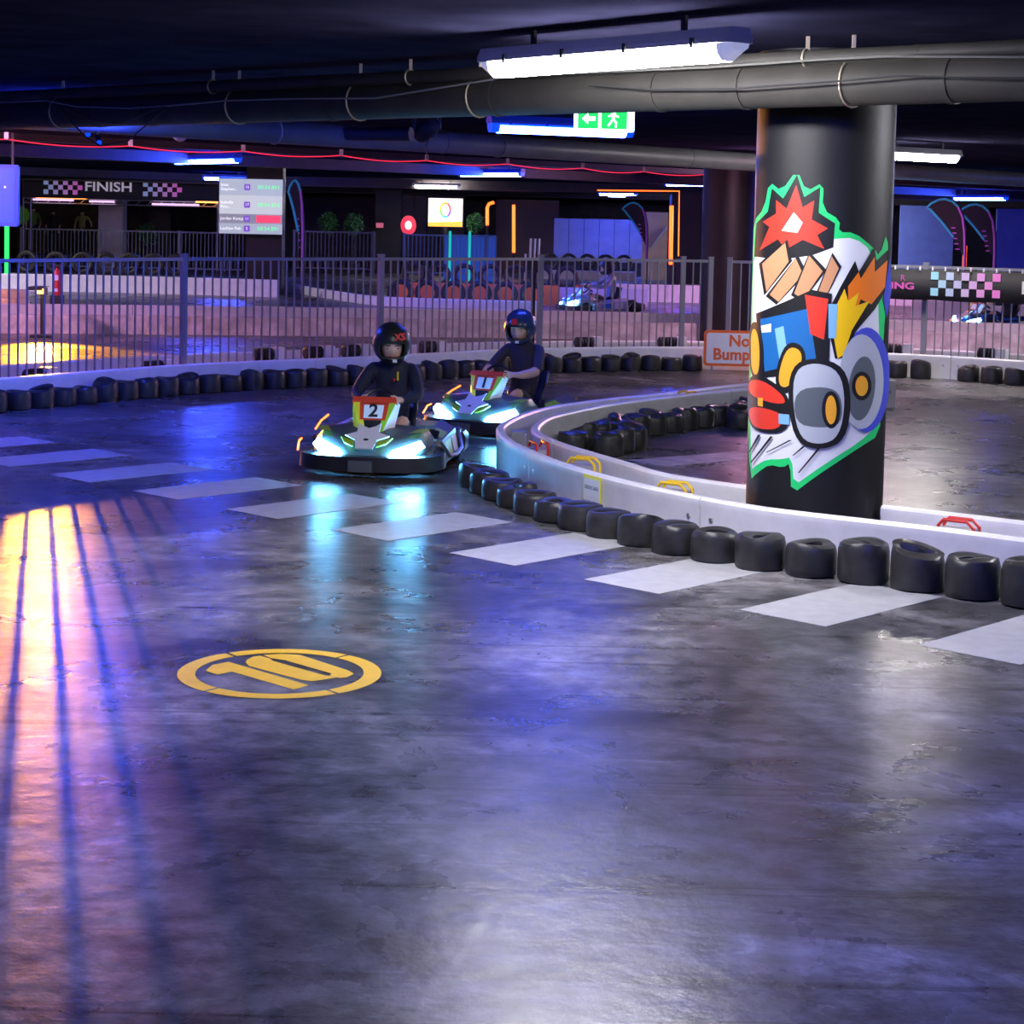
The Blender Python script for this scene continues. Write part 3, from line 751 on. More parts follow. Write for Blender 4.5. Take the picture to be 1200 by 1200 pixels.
# banner on the right fence
m_bann = mat('banner_cloth', (0.028, 0.028, 0.030), 0.7, bump=0.3, bscale=5)
a, b = ongrid(1030), ongrid(1240)
d = (b - a).normalized(); nrm = Vector((d.y, -d.x, 0))
o = a + nrm * 0.075
t = thing('fence_banner', 'dark cloth banner with a checkered pattern tied to the right fence', 'banner', Vector((o.x, o.y, 0)))
Lb = (b - a).length; cloth = MB(); N = 40; vs, fs = [], []
for k in range(N + 1):
    u = k / N * Lb
    for zz in (1.02, 1.42): vs.append(d * u + nrm * (0.012 * math.sin(u * 9) + 0.012) + Vector((0, 0, zz - 0.012 * abs(math.sin(u * 4)))))
    if k: fs.append((2 * k - 2, 2 * k, 2 * k + 1, 2 * k - 1))
cl = cloth.add(vs, fs).build('cloth', m_bann, t, smooth=True)
md = cl.modifiers.new('thick', 'SOLIDIFY'); md.thickness = 0.004
u_of = lambda x: (ongrid(x) - a).dot(d)
Zx = Vector((0, 0, 1))
for i in range(9):
    for j in range(3):
        if (i + j) % 2: continue
        f = i / 8.0; colr = (0.30 + 0.5 * f, 0.62 - 0.40 * f, 0.72 - 0.1 * f)
        mm = mat('check_%d' % i, colr, 0.6)
        u0 = u_of(1093) + i * 0.1; z0 = 1.385 - j * 0.105
        MB().plate([(0, -0.1), (0.1, -0.1), (0.1, 0), (0, 0)], d * u0 + nrm * 0.032 + Vector((0, 0, z0)), d, Zx, 0.002).build('check_square', mm, t)
m_pink = mat('banner_pink', (0.62, 0.10, 0.42), 0.6)
text_obj('lettering', 'R', 0.11, m_pink, t, d * (u_of(1056)) + nrm * 0.032 + Vector((0, 0, 1.29)), d, Zx)
text_obj('lettering', 'ING', 0.12, m_pink, t, d * (u_of(1063)) + nrm * 0.032 + Vector((0, 0, 1.185)), d, Zx, bold=0.004, sx=1.5)
text_obj('lettering', 'F', 0.22, m_white, t, d * (u_of(1200)) + nrm * 0.032 + Vector((0, 0, 1.21)), d, Zx, bold=0.006, sx=1.3)
for k in range(14):
    MB().box(d * (Lb * (k + 0.5) / 14) + nrm * 0.02 + Vector((0, 0, 1.425)), (0.018, 0.02, 0.05)).build('cable_tie', m_white, t)

# No Bumping sign in front of the far rail
m_signor = mat('sign_orange', (0.80, 0.14, 0.02), 0.45)
p = at(866, 408, 24.62)
t = thing('warning_sign', 'white No Bumping sign with orange border standing against the far barrier', 'sign', Vector((p.x, p.y, 0)))
W, H = 0.93, 0.47; zc = 0.315; X = Vector((1, 0.0, 0))
MB().plate(rrect(W, H, 0.05), (0, 0, zc), X, Zx, 0.02).build('border', m_signor, t)
MB().plate(rrect(W - 0.07, H - 0.07, 0.03), (0, -0.0205, zc), X, Zx, 0.003).build('face', mat('sign_white', (0.75, 0.74, 0.74), 0.5), t)
text_obj('lettering', 'No', 0.21, m_signor, t, (0.0, -0.0245, zc + 0.095), X, Zx, bold=0.006)
text_obj('lettering', 'Bumping', 0.21, m_signor, t, (0.02, -0.0245, zc - 0.085), X, Zx, bold=0.006)
for s in (-0.35, 0.35): MB().box((s, 0.012, 0.08), (0.03, 0.02, 0.16)).build('leg', m_grey, t)

# Drive Safe notice on the island rail
i = min(range(len(ISL)), key=lambda i: abs(ISL[i].x / ISL[i].y * FPX + 600 - 707) + (50 if ISL[i].y > 13.5 else 0))
tt = (ISL[i - 1] - ISL[i + 1]).normalized(); nn = Vector((tt.y, -tt.x, 0)).normalized()
if nn.y > 0: nn = -nn
xa = tt if tt.x > 0 else -tt
p = ISL[i] + nn * 0.046
t = thing('safety_notice', 'small white Drive Safe notice with yellow border on the island barrier', 'sign', p)
p0 = Vector((0, 0, 0))
MB().plate(rrect(0.235, 0.27, 0.005), (0, 0, 0.153), xa, Zx, 0.003).build('border', mat('notice_yellow', (0.85, 0.80, 0.03), 0.5), t)
MB().plate(rrect(0.21, 0.232, 0.004), nn * 0.0035 + Vector((0, 0, 0.149)), xa, Zx, 0.001).build('face', m_white, t)
m_ink = mat('blue_grey_ink', (0.06, 0.08, 0.16), 0.6)
text_obj('lettering', 'DRIVE SAFE', 0.036, m_ink, t, nn * 0.005 + Vector((0, 0, 0.205)), xa, Zx, 0.001)
text_obj('lettering', 'NO BUMPING', 0.036, m_ink, t, nn * 0.005 + Vector((0, 0, 0.105)), xa, Zx, 0.001)

# ================================================================== PAINT ON THE FLOOR
m_fpw = mat('white_floor_paint', (0.40, 0.40, 0.40), 0.45, var=0.10, vscale=9, bump=0.15, bscale=14)
m_fpy = mat('yellow_floor_paint', (0.95, 0.58, 0.01), 0.45, var=0.06, vscale=9)
A0, A1 = on(57, 556), on(1077, 756)            # near edge, seven periods apart
du = (A1 - A0) / 7.0; Lw = du.length / 2; dn = du.normalized()
far0 = on(533.3, 601); base5 = on(386.7, 621.7); dv = far0 - base5; Dv = dv.length; dvn = dv.normalized()
for k in range(-2, 9):
    q = A0 + du * k
    nm = k + 2
    c = q + dn * (Lw / 2) + dv * 0.5
    xp = c.x / c.y * FPX + 600
    if xp < -60 or xp > 1330: continue
    o = MB().plate([(0, 0), (Lw, 0), (Lw, Dv), (0, Dv)], (0, 0, 0.0005), dn, dvn, 0.0015).build('floor_marking', m_fpw, None, loc=(q.x, q.y, 0))
    tag(o, 'white painted rectangle on the floor, %s along the checkered line from the left' % ordn(nm), 'floor marking', 'white rectangles of the checkered line')
# yellow 10 in a ring
c = on(328, 788.5); ex = (on(448, 787) - on(209, 789)); R1 = ex.length / 2; exn = ex.normalized()
t = thing('speed_marking', 'yellow painted number 10 inside a ring on the floor', 'floor marking', Vector((c.x, c.y, 0)))
cuts = [12, 105, 170, 285]     # stencil bridges
cuts = [53, 130, 232, 310]
for k in range(4):
    a0, a1 = cuts[k] + 1.0, cuts[(k + 1) % 4] - 1.0 + (360 if k == 3 else 0)
    n = 22; ps = [(R1 * math.cos(math.radians(a0 + (a1 - a0) * j / n)), R1 * math.sin(math.radians(a0 + (a1 - a0) * j / n))) for j in range(n + 1)]
    q_ = 0.825
    vs = []
    for (x, y) in ps: vs += [(x, y, 0.002), (x * q_, y * q_, 0.002)]
    MB().add(vs, [(2 * j, 2 * j + 1, 2 * j + 3, 2 * j + 2) for j in range(n)]).build('ring_segment', m_fpy, t)
def gpoly(name, pts):
    w_ = [on(x, y) - c for x, y in pts]
    MB().add([(v.x, v.y, 0.002) for v in w_], [tuple(range(len(w_)))]).build(name, m_fpy, t)
gpoly('digit_one', [(241, 786.5), (249, 779.5), (268, 776), (362, 803.5), (344, 808.5), (272, 787.5), (255, 791)])
gpoly('digit_zero_half', [(289, 774), (296, 770), (305, 769), (316, 772), (320, 775), (381, 792), (397, 794), (366, 799), (352, 797), (292, 781), (288, 777)])
gpoly('digit_zero_half', [(309, 768), (330, 766.5), (352, 768), (408, 786), (415, 790), (407, 794), (398, 795), (386, 792), (389, 790), (334, 774), (318, 772)])
# faint lane line by the bend and one near the sign
for (pa, pb, lab) in (((290, 471), (330, 475), 'short faint white line on the floor left of the front kart'), ((728, 442), (768, 447), 'short faint white line on the floor before the far tyres'), ((757, 543), (880, 533), 'wide faint white line on the floor inside the island')):
    A, B = on(*pa), on(*pb); d_ = (B - A).normalized(); n_ = Vector((-d_.y, d_.x, 0)); wd = 0.03 if 'wide' not in lab else 0.22
    o = MB().plate([(0, -wd), ((B - A).length, -wd), ((B - A).length, wd), (0, wd)], (0, 0, 0.0005), d_, n_, 0.001).build('floor_marking', mat('worn_floor_paint', (0.3, 0.3, 0.3), 0.5, var=0.4, vscale=6), None, loc=(A.x, A.y, 0))
    tag(o, lab, 'floor marking')

# ================================================================== KARTS
m_kblack = mat('kart_black_plastic', (0.018, 0.018, 0.02), 0.35)
m_kdark = mat('kart_dark_grey_plastic', (0.09, 0.10, 0.105), 0.35)
m_kgreen = mat('kart_lime', (0.34, 0.52, 0.03), 0.35)
m_kyel = mat('kart_yellow', (0.80, 0.62, 0.03), 0.35)
m_kwhite = mat('kart_white', (0.78, 0.78, 0.78), 0.35)
m_kred = mat('kart_red', (0.70, 0.05, 0.02), 0.35)
m_head = mat('headlight_glow', (0.9, 0.95, 1), 0.3, emit=(0.13, 0.52, 1.0), strength=L_HEAD)
m_amber = mat('amber_strip_glow', (0.9, 0.3, 0.05), 0.3, emit=(1.0, 0.16, 0.02), strength=3.5)
m_cyan = mat('cyan_strip_glow', (0.1, 0.5, 0.8), 0.3, emit=(0.03, 0.42, 0.9), strength=1.2)
def mirror(poly): return [(-x, y) for x, y in reversed(poly)]
def kart(label, number, loc, rz, body=m_kdark, stripe=m_kgreen, lit=True):
    t = thing('go_kart', label, 'go-kart', loc, rz, 'racing karts')
    # low floor pan
    MB().plate([(-.34, .74), (-.34, -.45), (-.26, -.66), (.26, -.66), (.34, -.45), (.34, .74)][::-1], (0, 0, 0.045), (1, 0, 0), (0, 1, 0), 0.03).build('floor_pan', m_kblack, t)
    # wrap-around bumper in front, sides, back
    prof = [(-.05, -.055), (.03, -.06), (.055, -.035), (.06, .03), (.035, .06), (-.04, .055)]
    front = smooth_path([(-.50, -.30, .105), (-.515, -.50, .105), (-.47, -.66, .105), (-.36, -.76, .105), (-.18, -.80, .105), (0, -.81, .105), (.18, -.80, .105), (.36, -.76, .105), (.47, -.66, .105), (.515, -.50, .105), (.50, -.30, .105)], 0.06)
    fb = MB().sweep(front, prof).build('front_bumper', m_kblack, t, smooth=True)
    MB().sweep([p + Vector((0, 0, -.015)) for p in front if abs(p.x) < .13], [(-.01, -.04), (-.066, -.04), (-.066, .045), (-.01, .045)]).build('bumper_plate', m_kdark, fb)
    rear = smooth_path([(-.50, .55, .13), (-.50, .74, .13), (-.40, .86, .13), (0, .89, .13), (.40, .86, .13), (.50, .74, .13), (.50, .55, .13)], 0.06)
    MB().sweep(rear, [(a, z * 1.4) for a, z in prof]).build('rear_bumper', m_kblack, t, smooth=True)
    # side pods: slanted boxes with a lime and a white panel
    for s in (-1, 1):
        x0, x1 = .36, .53
        vs = [(s * x0, -.26, .06), (s * x1, -.20, .06), (s * x1, .50, .06), (s * x0, .56, .06), (s * x0, -.22, .25), (s * (x1 - .05), -.15, .22), (s * (x1 - .04), .46, .26), (s * x0, .52, .32)]
        pod = MB().add(vs, [(0, 1, 2, 3), (4, 5, 6, 7), (0, 1, 5, 4), (1, 2, 6, 5), (2, 3, 7, 6), (3, 0, 4, 7)]).build('side_pod', body, t)
        MB().add([(s * (x1 + .004), -.10, .10), (s * (x1 + .004), .14, .10), (s * (x1 - .030), .16, .215), (s * (x1 - .036), -.06, .20)], [(0, 1, 2, 3)]).build('lime_panel', stripe, pod)
        MB().add([(s * (x1 + .004), .18, .10), (s * (x1 + .004), .36, .10), (s * (x1 - .028), .38, .23), (s * (x1 - .030), .20, .218)], [(0, 1, 2, 3)]).build('white_panel', m_kwhite, pod)
        MB().add([(s * (x0 + .02), -.1, .256), (s * (x1 - .06), -.06, .232), (s * (x1 - .06), .2, .25), (s * (x0 + .02), .2, .288)], [(0, 1, 2, 3)]).build('lime_panel', stripe, pod)
        # upright flank between nose and seat
        MB().add([(s * .33, -.22, .2), (s * .45, -.30, .24), (s * .47, -.18, .30), (s * .36, -.02, .30), (s * .34, .0, .2), (s * .44, -.1, .22)], [(0, 1, 2, 3), (0, 3, 4), (2, 3, 4, 5), (0, 1, 2, 5)]).build('flank', m_kblack, t)
    # nose cowl: centre ridge and two shoulders
    cow = []
    for (y, zc, ze, wx) in ((-.775, .165, .155, .40), (-.74, .215, .235, .43), (-.64, .285, .305, .455), (-.50, .345, .335, .465), (-.36, .375, .325, .455), (-.26, .36, .29, .42)):
        row = []
        for k in range(-6, 7):
            f = k / 6; z = zc + (ze - zc) * abs(f) ** 1.3; yy = y + 0.13 * f * f
            if abs(k) == 6: z -= .09
            row.append((wx * f, yy, z))
        cow.append(row)
    vs = [p for r in cow for p in r]; nC = 13
    fs = [(i * nC + j, i * nC + j + 1, (i + 1) * nC + j + 1, (i + 1) * nC + j) for i in range(5) for j in range(12)]
    # close below
    o2 = len(vs); vs += [(p[0], p[1] + .02, .10) for p in cow[0]]
    fs += [(j, j + 1, o2 + j + 1, o2 + j) for j in range(12)]
    cw = MB().add(vs, fs).build('nose_cowl', body, t, smooth=True)
    cw.modifiers.new('thick', 'SOLIDIFY').thickness = 0.012
    # headlights follow the curved front edge
    for s in (-1, 1):
        poly = [(.155, .135), (.205, .205), (.395, .270), (.43, .225), (.345, .155), (.25, .125)]
        def fy(x, z): return -.80 + 0.13 * (x / .43) ** 2 + (z - .15) * 0.42 - 0.012
        vs = [(s * x, fy(x, z), z) for x, z in poly] + [(s * x, fy(x, z) + .05, z) for x, z in poly]
        MB().add(vs, [tuple(range(6)), tuple(range(6, 12))] + [(i, (i + 1) % 6, 6 + (i + 1) % 6, 6 + i) for i in range(6)]).build('headlight', m_head if lit else m_kwhite, t)
        st = [(.14, .118), (.30, .115), (.40, .165), (.395, .152), (.30, .10), (.14, .105)]
        vs = [(s * x, fy(x, z) - .005, z) for x, z in st] + [(s * x, fy(x, z) + .03, z) for x, z in st]
        MB().add(vs, [tuple(range(6)), tuple(range(6, 12))] + [(i, (i + 1) % 6, 6 + (i + 1) % 6, 6 + i) for i in range(6)]).build('light_strip', m_cyan if lit else m_kblack, t)
        MB().add([(s * .30, -.60, .325), (s * .42, -.52, .325), (s * .44, -.40, .34), (s * .36, -.44, .345)], [(0, 1, 2, 3)]).build('lime_panel', stripe, cw)
        # orange glow strips on one side, the upper one for a reflection
    MB().tube([(-.47, -.40, .31), (-.46, -.26, .36), (-.42, -.18, .40)], .008, 8).build('orange_strip', m_amber if lit else m_kblack, t)
    MB().tube([(-.555, -.62, .17), (-.57, -.52, .23), (-.565, -.46, .24)], .008, 8).build('orange_strip', m_amber if lit else m_kblack, t)
    # white star on the nose and lime wings beside it
    yz = Vector((0, .28, .19)).normalized(); O = Vector((0, -.80, .195))
    star = [(0.0, .30), (.045, .245), (.06, .225), (.085, .29), (.075, .20), (.17, .155), (.075, .11), (.065, .0), (-.065, .0), (-.075, .11), (-.17, .155), (-.075, .20), (-.085, .29), (-.06, .225), (-.045, .245)]
    star = [(-.065, .0), (.065, .0), (.085, .10), (.17, .15), (.085, .19), (.085, .30), (.05, .26), (0, .235), (-.05, .26), (-.085, .30), (-.085, .19), (-.17, .15), (-.085, .10)]
    sp = MB().plate(star, O + Vector((0, -.012, .02)), (1, 0, 0), yz, .012).build('white_star', m_kwhite, t)
    nz = Vector((1, 0, 0)).cross(yz)
    MB().plate([(.02 * math.cos(2 * PI * k / 12), .012 * math.sin(2 * PI * k / 12) + .1) for k in range(12)], O + Vector((0, -.012, .02)) + nz * .0125, (1, 0, 0), yz, .002).build('badge', m_kblack, sp)
    for s in (-1, 1):
        q = [(.09, .02), (.16, .06), (.20, .13), (.09, .08)]
        MB().plate(q if s > 0 else mirror(q), O + Vector((0, -.006, .02)), (1, 0, 0), yz, .012).build('lime_panel', stripe, t)
    # steering column fairing with the race number
    ya = Vector((0, .17, .30)).normalized(); P = Vector((0, -.545, .315)); nz = Vector((1, 0, 0)).cross(ya)
    LF = .265
    fair = [(-.085, 0), (.085, 0), (.165, LF), (-.165, LF)]
    f0 = MB().plate([(-.075, 0), (.075, 0), (.15, LF), (-.15, LF)], P - nz * .06, (1, 0, 0), ya, .06).build('steering_fairing', body, t)
    for s in (-1, 1):
        q = [(.045, .0), (.085, 0), (.165, LF - .02), (.112, LF - .02)]
        MB().plate(q if s > 0 else mirror(q), P, (1, 0, 0), ya, .008).build('side_stripe', m_kyel if s < 0 else stripe, f0)
        # glossy side skirt of the fairing
        MB().add([P + Vector((s * .085, 0, 0)), P + Vector((s * .165, 0, 0)) + ya * LF, P + Vector((s * .19, .05, -.03)) + ya * LF, P + Vector((s * .15, .06, -.05))], [(0, 1, 2, 3)]).build('fairing_edge', m_kwhite if s > 0 else m_kyel, f0)
    MB().plate([(-.175, LF - .02), (.175, LF - .02), (.165, LF + .025), (-.165, LF + .025)], P - nz * .03, (1, 0, 0), ya, .05).build('red_cap', m_kred, f0)
    pl = MB().plate([(-.100, .100), (.100, .100), (.115, LF - .025), (-.115, LF - .025)], P, (1, 0, 0), ya, .010).build('number_plate', m_kred, f0)
    MB().plate([(-.072, .115), (.072, .115), (.078, LF - .04), (-.078, LF - .04)], P + nz * .010, (1, 0, 0), ya, .003).build('white_field', m_kwhite, pl)
    MB().plate([(-.048, .02), (.048, .02), (.070, .095), (-.070, .095)], P, (1, 0, 0), ya, .010).build('black_panel', m_kblack, f0)
    if number: text_obj('race_number', number, .15, m_kblack, pl, P + nz * .0135 + ya * .172, (1, 0, 0), ya, .002, bold=.004)
    # steering wheel
    cw_ = Vector((0, -.255, .515)); ring = [cw_ + Vector((1, 0, 0)) * (.125 * math.cos(q)) + ya * (.115 * math.sin(q)) for q in [2 * PI * k / 20 for k in range(20)]]
    sw = MB().tube(ring, .013, 8, closed=True).build('steering_wheel', m_kblack, t, smooth=True)
    MB().bar(cw_ - Vector((.12, 0, 0)), cw_ + Vector((.12, 0, 0)), .012).bar(cw_, cw_ - nz * .16, .018).build('spoke', m_kblack, sw)
    # bucket seat
    seat = []
    for (y, z, wx, e_) in ((-.02, .13, .15, .03), (.12, .10, .18, .08), (.30, .10, .19, .12), (.43, .20, .19, .12), (.50, .38, .19, .10), (.54, .52, .17, .06)):
        seat.append([(wx * f, y - abs(f) ** 2 * e_ * (1.0 if z > .15 else 0), z + abs(f) ** 2 * e_ * (1.0 if z < .3 else .2)) for f in (-1, -.8, -.4, 0, .4, .8, 1)])
    vs = [p for r in seat for p in r]
    MB().add(vs, [(i * 7 + j, i * 7 + j + 1, (i + 1) * 7 + j + 1, (i + 1) * 7 + j) for i in range(5) for j in range(6)]).build('seat', m_kblack, t, smooth=True).modifiers.new('thick', 'SOLIDIFY').thickness = .02
    # battery/engine boxes behind
    MB().box((-.27, .55, .18), (.17, .36, .2)).build('battery_box', m_kdark, t); MB().box((.27, .55, .18), (.17, .36, .2)).build('battery_box', m_kdark, t)
    # wheels
    for (x, y, r, wd) in ((-.42, -.42, .115, .11), (.42, -.42, .115, .11), (-.43, .66, .125, .15), (.43, .66, .125, .15)):
        wh = MB().lathe([(r * .55, -wd / 2), (r * .9, -wd / 2), (r, -wd * .35), (r, wd * .35), (r * .9, wd / 2), (r * .55, wd / 2)], 22, closed=True).build('wheel', m_rubber, t, smooth=True, loc=(x, y, r))
        wh.rotation_euler = (0, PI / 2, 0)
        MB().lathe([(0.0, -wd * .3), (r * .56, -wd * .42), (r * .56, wd * .42), (0.0, wd * .3)], 16).build('rim', m_grey, wh)
    # side tubes
    for s in (-1, 1):
        MB().tube([(s * .50, -.30, .24), (s * .545, -.1, .10), (s * .56, .1, .09), (s * .55, .45, .10), (s * .50, .58, .22)], .016, 8).build('side_tube', m_steel if s > 0 else m_kblack, t, smooth=True)
    return t

# ------------------------------------------------------------------ people
m_skin = mat('skin', (0.72, 0.44, 0.32), 0.5)
m_lip = mat('lip', (0.42, 0.13, 0.11), 0.5)
m_hair = mat('dark_hair', (0.02, 0.014, 0.01), 0.6)
def skin_figure(joints, bones, mats, parent, name='body', sub=1):
    """joints: name -> (position, radius); bones: (a, b, material index). One continuous skinned mesh."""
    names = list(joints); idx = {n: i for i, n in enumerate(names)}
    me = bpy.data.meshes.new(name); me.from_pydata([joints[n][0] for n in names], [(idx[a], idx[b]) for a, b, _ in bones], [])
    o = bpy.data.objects.new(name, me); COL.objects.link(o)
    o.modifiers.new('skin', 'SKIN').branch_smoothing = 0.6
    sv = me.skin_vertices[0].data
    for n in names:
        r = joints[n][1]; sv[idx[n]].radius = (r, r) if not isinstance(r, tuple) else r
    sv[0].use_root = True
    ss = o.modifiers.new('sub', 'SUBSURF'); ss.levels = sub; ss.render_levels = sub
    dg = bpy.context.evaluated_depsgraph_get()
    nm = bpy.data.meshes.new_from_object(o.evaluated_get(dg))
    bpy.data.objects.remove(o); bpy.data.meshes.remove(me)
    nm.materials.clear()
    for m_ in mats: nm.materials.append(m_)
    segs = [(Vector(joints[a][0]), Vector(joints[b][0]), k) for a, b, k in bones]
    for pl in nm.polygons:
        pl.use_smooth = True; c = pl.center; best = (9, 0)
        for a, b, k in segs:
            ab = b - a; tt_ = max(0, min(1, (c - a).dot(ab) / max(1e-9, ab.length_squared)))
            dd = (c - (a + ab * tt_)).length
            if dd < best[0]: best = (dd, k)
        pl.material_index = best[1]
    return put(name, nm, parent)
def driver(label, loc, rz, jacket, legs, sleeve_long, shell, patch, letters, turn=0.0):
    t = thing('person', label, 'person', loc, rz, 'kart drivers')
    J = {'pelvis': ((0, .28, .24), .12), 'spine': ((0, .33, .44), .115), 'chest': ((0, .31, .68), (.15, .12)), 'neck': ((0, .26, .82), .062), 'skull': ((0, .225, .92), .08), 'crown': ((0, .22, .99), .06)}
    B = [('pelvis', 'spine', 0), ('spine', 'chest', 0), ('chest', 'neck', 0), ('neck', 'skull', 1), ('skull', 'crown', 1)]
    for s, n in ((-1, 'r'), (1, 'l')):
        J.update({n + 'sh': ((s * .165, .285, .755), .07), n + 'el': ((s * .255, .06, .55), .052), n + 'fo': ((s * .19, -.10, .53), .042), n + 'wr': ((s * .155, -.175, .525), .028), n + 'pa': ((s * .135, -.240, .535), .027),
                  n + 'hip': ((s * .10, .20, .21), .085), n + 'kn': ((s * .17, -.13, .37), .058), n + 'sn': ((s * .14, -.30, .25), .045), n + 'an': ((s * .115, -.42, .15), .034), n + 'to': ((s * .115, -.54, .165), .030)})
        sl = 0 if sleeve_long else 1
        B += [('chest', n + 'sh', 0), (n + 'sh', n + 'el', 0), (n + 'el', n + 'fo', sl), (n + 'fo', n + 'wr', sl), (n + 'wr', n + 'pa', 1),
              ('pelvis', n + 'hip', 2), (n + 'hip', n + 'kn', 2), (n + 'kn', n + 'sn', 1), (n + 'sn', n + 'an', 1), (n + 'an', n + 'to', 3)]
        # four fingers over the wheel rim and a thumb inside it
        for k, (dz, ln) in enumerate(((.030, .030), (.010, .034), (-.010, .031), (-.028, .025))):
            base = Vector((s * .135, -.245, .535 + dz)); f1 = base + Vector((-s * .006, -.026, dz * .2)); f2 = f1 + Vector((-s * ln * .9, -.008, 0)); f3 = f2 + Vector((-s * .008, ln * .7, 0))
            J.update({n + 'f%da' % k: (tuple(f1), .0095), n + 'f%db' % k: (tuple(f2), .0088), n + 'f%dc' % k: (tuple(f3), .008)})
            B += [(n + 'pa', n + 'f%da' % k, 1), (n + 'f%da' % k, n + 'f%db' % k, 1), (n + 'f%db' % k, n + 'f%dc' % k, 1)]
        J.update({n + 'ta': ((s * .112, -.215, .560), .010), n + 'tb': ((s * .098, -.235, .572), .0085)}); B += [(n + 'wr', n + 'ta', 1), (n + 'ta', n + 'tb', 1)]
    skin_figure(J, B, [jacket, m_skin, legs, m_kblack], t)
    if letters:
        MB().lathe([(0, -.014), (.010, -.010), (.014, 0), (.010, .010), (0, .014)], 12).build('red_badge', m_hred, t, smooth=True, loc=(.03, .175, .66))
        MB().box((.06, .180, .69), (.014, .02, .07)).build('yellow_pull_tab', m_kyel, t)
    HC = Vector((0, .20, .94)); Rm = Matrix.Rotation(turn, 3, 'Z') @ Matrix.Rotation(0.26, 3, 'X') * 1.13
    def hp(p): return HC + Rm @ Vector(p)
    # face: oval with brow, nose, chin, eyes and mouth
    n1, n2 = 20, 16; vs, fs = [], []
    for i in range(n2 + 1):
        th = PI * i / n2
        for j in range(n1):
            ph = 2 * PI * j / n1; x, y, z = math.sin(th) * math.cos(ph), math.sin(th) * math.sin(ph), math.cos(th)
            r = Vector((x * .075, y * .092, z * .112))
            if y < 0:
                r.y -= .018 * math.exp(-((x * .075) / .014) ** 2 - ((r.z + .012) / .026) ** 2)      # nose
                r.y += .007 * (math.exp(-((r.x - .03) / .014) ** 2 - ((r.z - .012) / .012) ** 2) + math.exp(-((r.x + .03) / .014) ** 2 - ((r.z - .012) / .012) ** 2))   # eye sockets
                r.y -= .006 * math.exp(-(r.x / .03) ** 2 - ((r.z + .075) / .02) ** 2)                # chin
            vs.append(hp(r + Vector((0, -.035, 0))))
    fs = [(i * n1 + j, i * n1 + (j + 1) % n1, (i + 1) * n1 + (j + 1) % n1, (i + 1) * n1 + j) for i in range(n2) for j in range(n1)]
    fc = MB().add(vs, fs).build('face', m_skin, t, smooth=True)
    for s in (-1, 1):
        MB().add([hp((s * .03 + .013 * math.cos(q), -.1145, .010 + .006 * math.sin(q))) for q in [2 * PI * k / 10 for k in range(10)]], [tuple(range(10))]).build('eye', m_hair, fc)
        MB().tube([hp((s * .015, -.122, .028)), hp((s * .03, -.120, .033)), hp((s * .047, -.112, .028))], .003, 6).build('eyebrow', m_hair, fc)
    MB().tube([hp((-.022, -.118, -.046)), hp((0, -.124, -.050)), hp((.022, -.118, -.046))], .0045, 6).build('mouth', m_lip, fc)
    # full-face helmet: shell with an eye port
    n1, n2 = 40, 26; vs, fs = [], []
    for i in range(n2 + 1):
        th = PI * (i / n2) * 0.86
        for j in range(n1):
            ph = 2 * PI * j / n1; x, y, z = math.sin(th) * math.cos(ph), math.sin(th) * math.sin(ph), math.cos(th)
            r = Vector((x * .136, y * .152, z * .150))
            if y < 0 and z < -.28: r.y *= 1 + .22 * min(1, (-z - .28) / .3); r.x *= .95      # chin bar juts forward
            vs.append(hp(r + Vector((0, -.005, .015))))
    for i in range(n2):
        for j in range(n1):
            th = PI * ((i + .5) / n2) * .86; ph = 2 * PI * (j + .5) / n1
            x, y, z = math.sin(th) * math.cos(ph), math.sin(th) * math.sin(ph), math.cos(th)
            if y < -.42 and abs(x) < .70 and -.40 < z < .33 - .25 * x * x: continue
            fs.append((i * n1 + j, i * n1 + (j + 1) % n1, (i + 1) * n1 + (j + 1) % n1, (i + 1) * n1 + j))
    hl = MB().add(vs, fs).build('helmet', shell, t, smooth=True)
    md = hl.modifiers.new('thick', 'SOLIDIFY'); md.thickness = -0.014; md.offset = 1
    # rim around the port, chin vent and the red mark
    loop = [(-.098, -.100, .02), (-.085, -.118, .05), (-.045, -.137, .062), (0, -.142, .064), (.045, -.137, .062), (.085, -.118, .05), (.098, -.100, .02), (.098, -.110, -.03), (.07, -.146, -.046), (0, -.168, -.052), (-.07, -.146, -.046), (-.098, -.110, -.03)]
    MB().tube([hp(p) for p in loop], .009, 8, closed=True).build('port_rim', m_kblack, hl, smooth=True)
    MB().box(hp((.012, -.182, -.060)), (.032, .014, .022)).build('chin_vent', m_kwhite, hl)
    if letters:
        text_obj('red_letters', letters, .075, patch, hl, hp((.045, -.148, .105)), Rm @ Vector((1, .32, 0)), Rm @ Vector((0, .48, .88)), .003, bold=.003)
    else:
        MB().plate(rrect(.05, .05, .01), hp((-.01, -.152, .104)), Rm @ Vector((1, 0, 0)), Rm @ Vector((0, .48, .88)), .004).build('red_patch', patch, hl)
    return t
m_navy = mat('navy_jacket', (0.016, 0.02, 0.045), 0.75, bump=0.3, bscale=18)
m_tee = mat('dark_tshirt', (0.035, 0.03, 0.045), 0.8, bump=0.3, bscale=18)
m_short = mat('dark_shorts', (0.012, 0.016, 0.035), 0.8)
m_hblack = mat('helmet_matt_black', (0.016, 0.016, 0.017), 0.38)
m_hblue = mat('helmet_blue_black', (0.03, 0.05, 0.11), 0.25)
m_hred = mat('helmet_red_mark', (0.65, 0.02, 0.03), 0.4)
K2 = on(428, 560); K2c = Vector((K2.x + .09, K2.y + .80, 0)); r2 = -0.13
kart('dark green go-kart number 2 leading with glowing headlights', '2', K2c, r2)
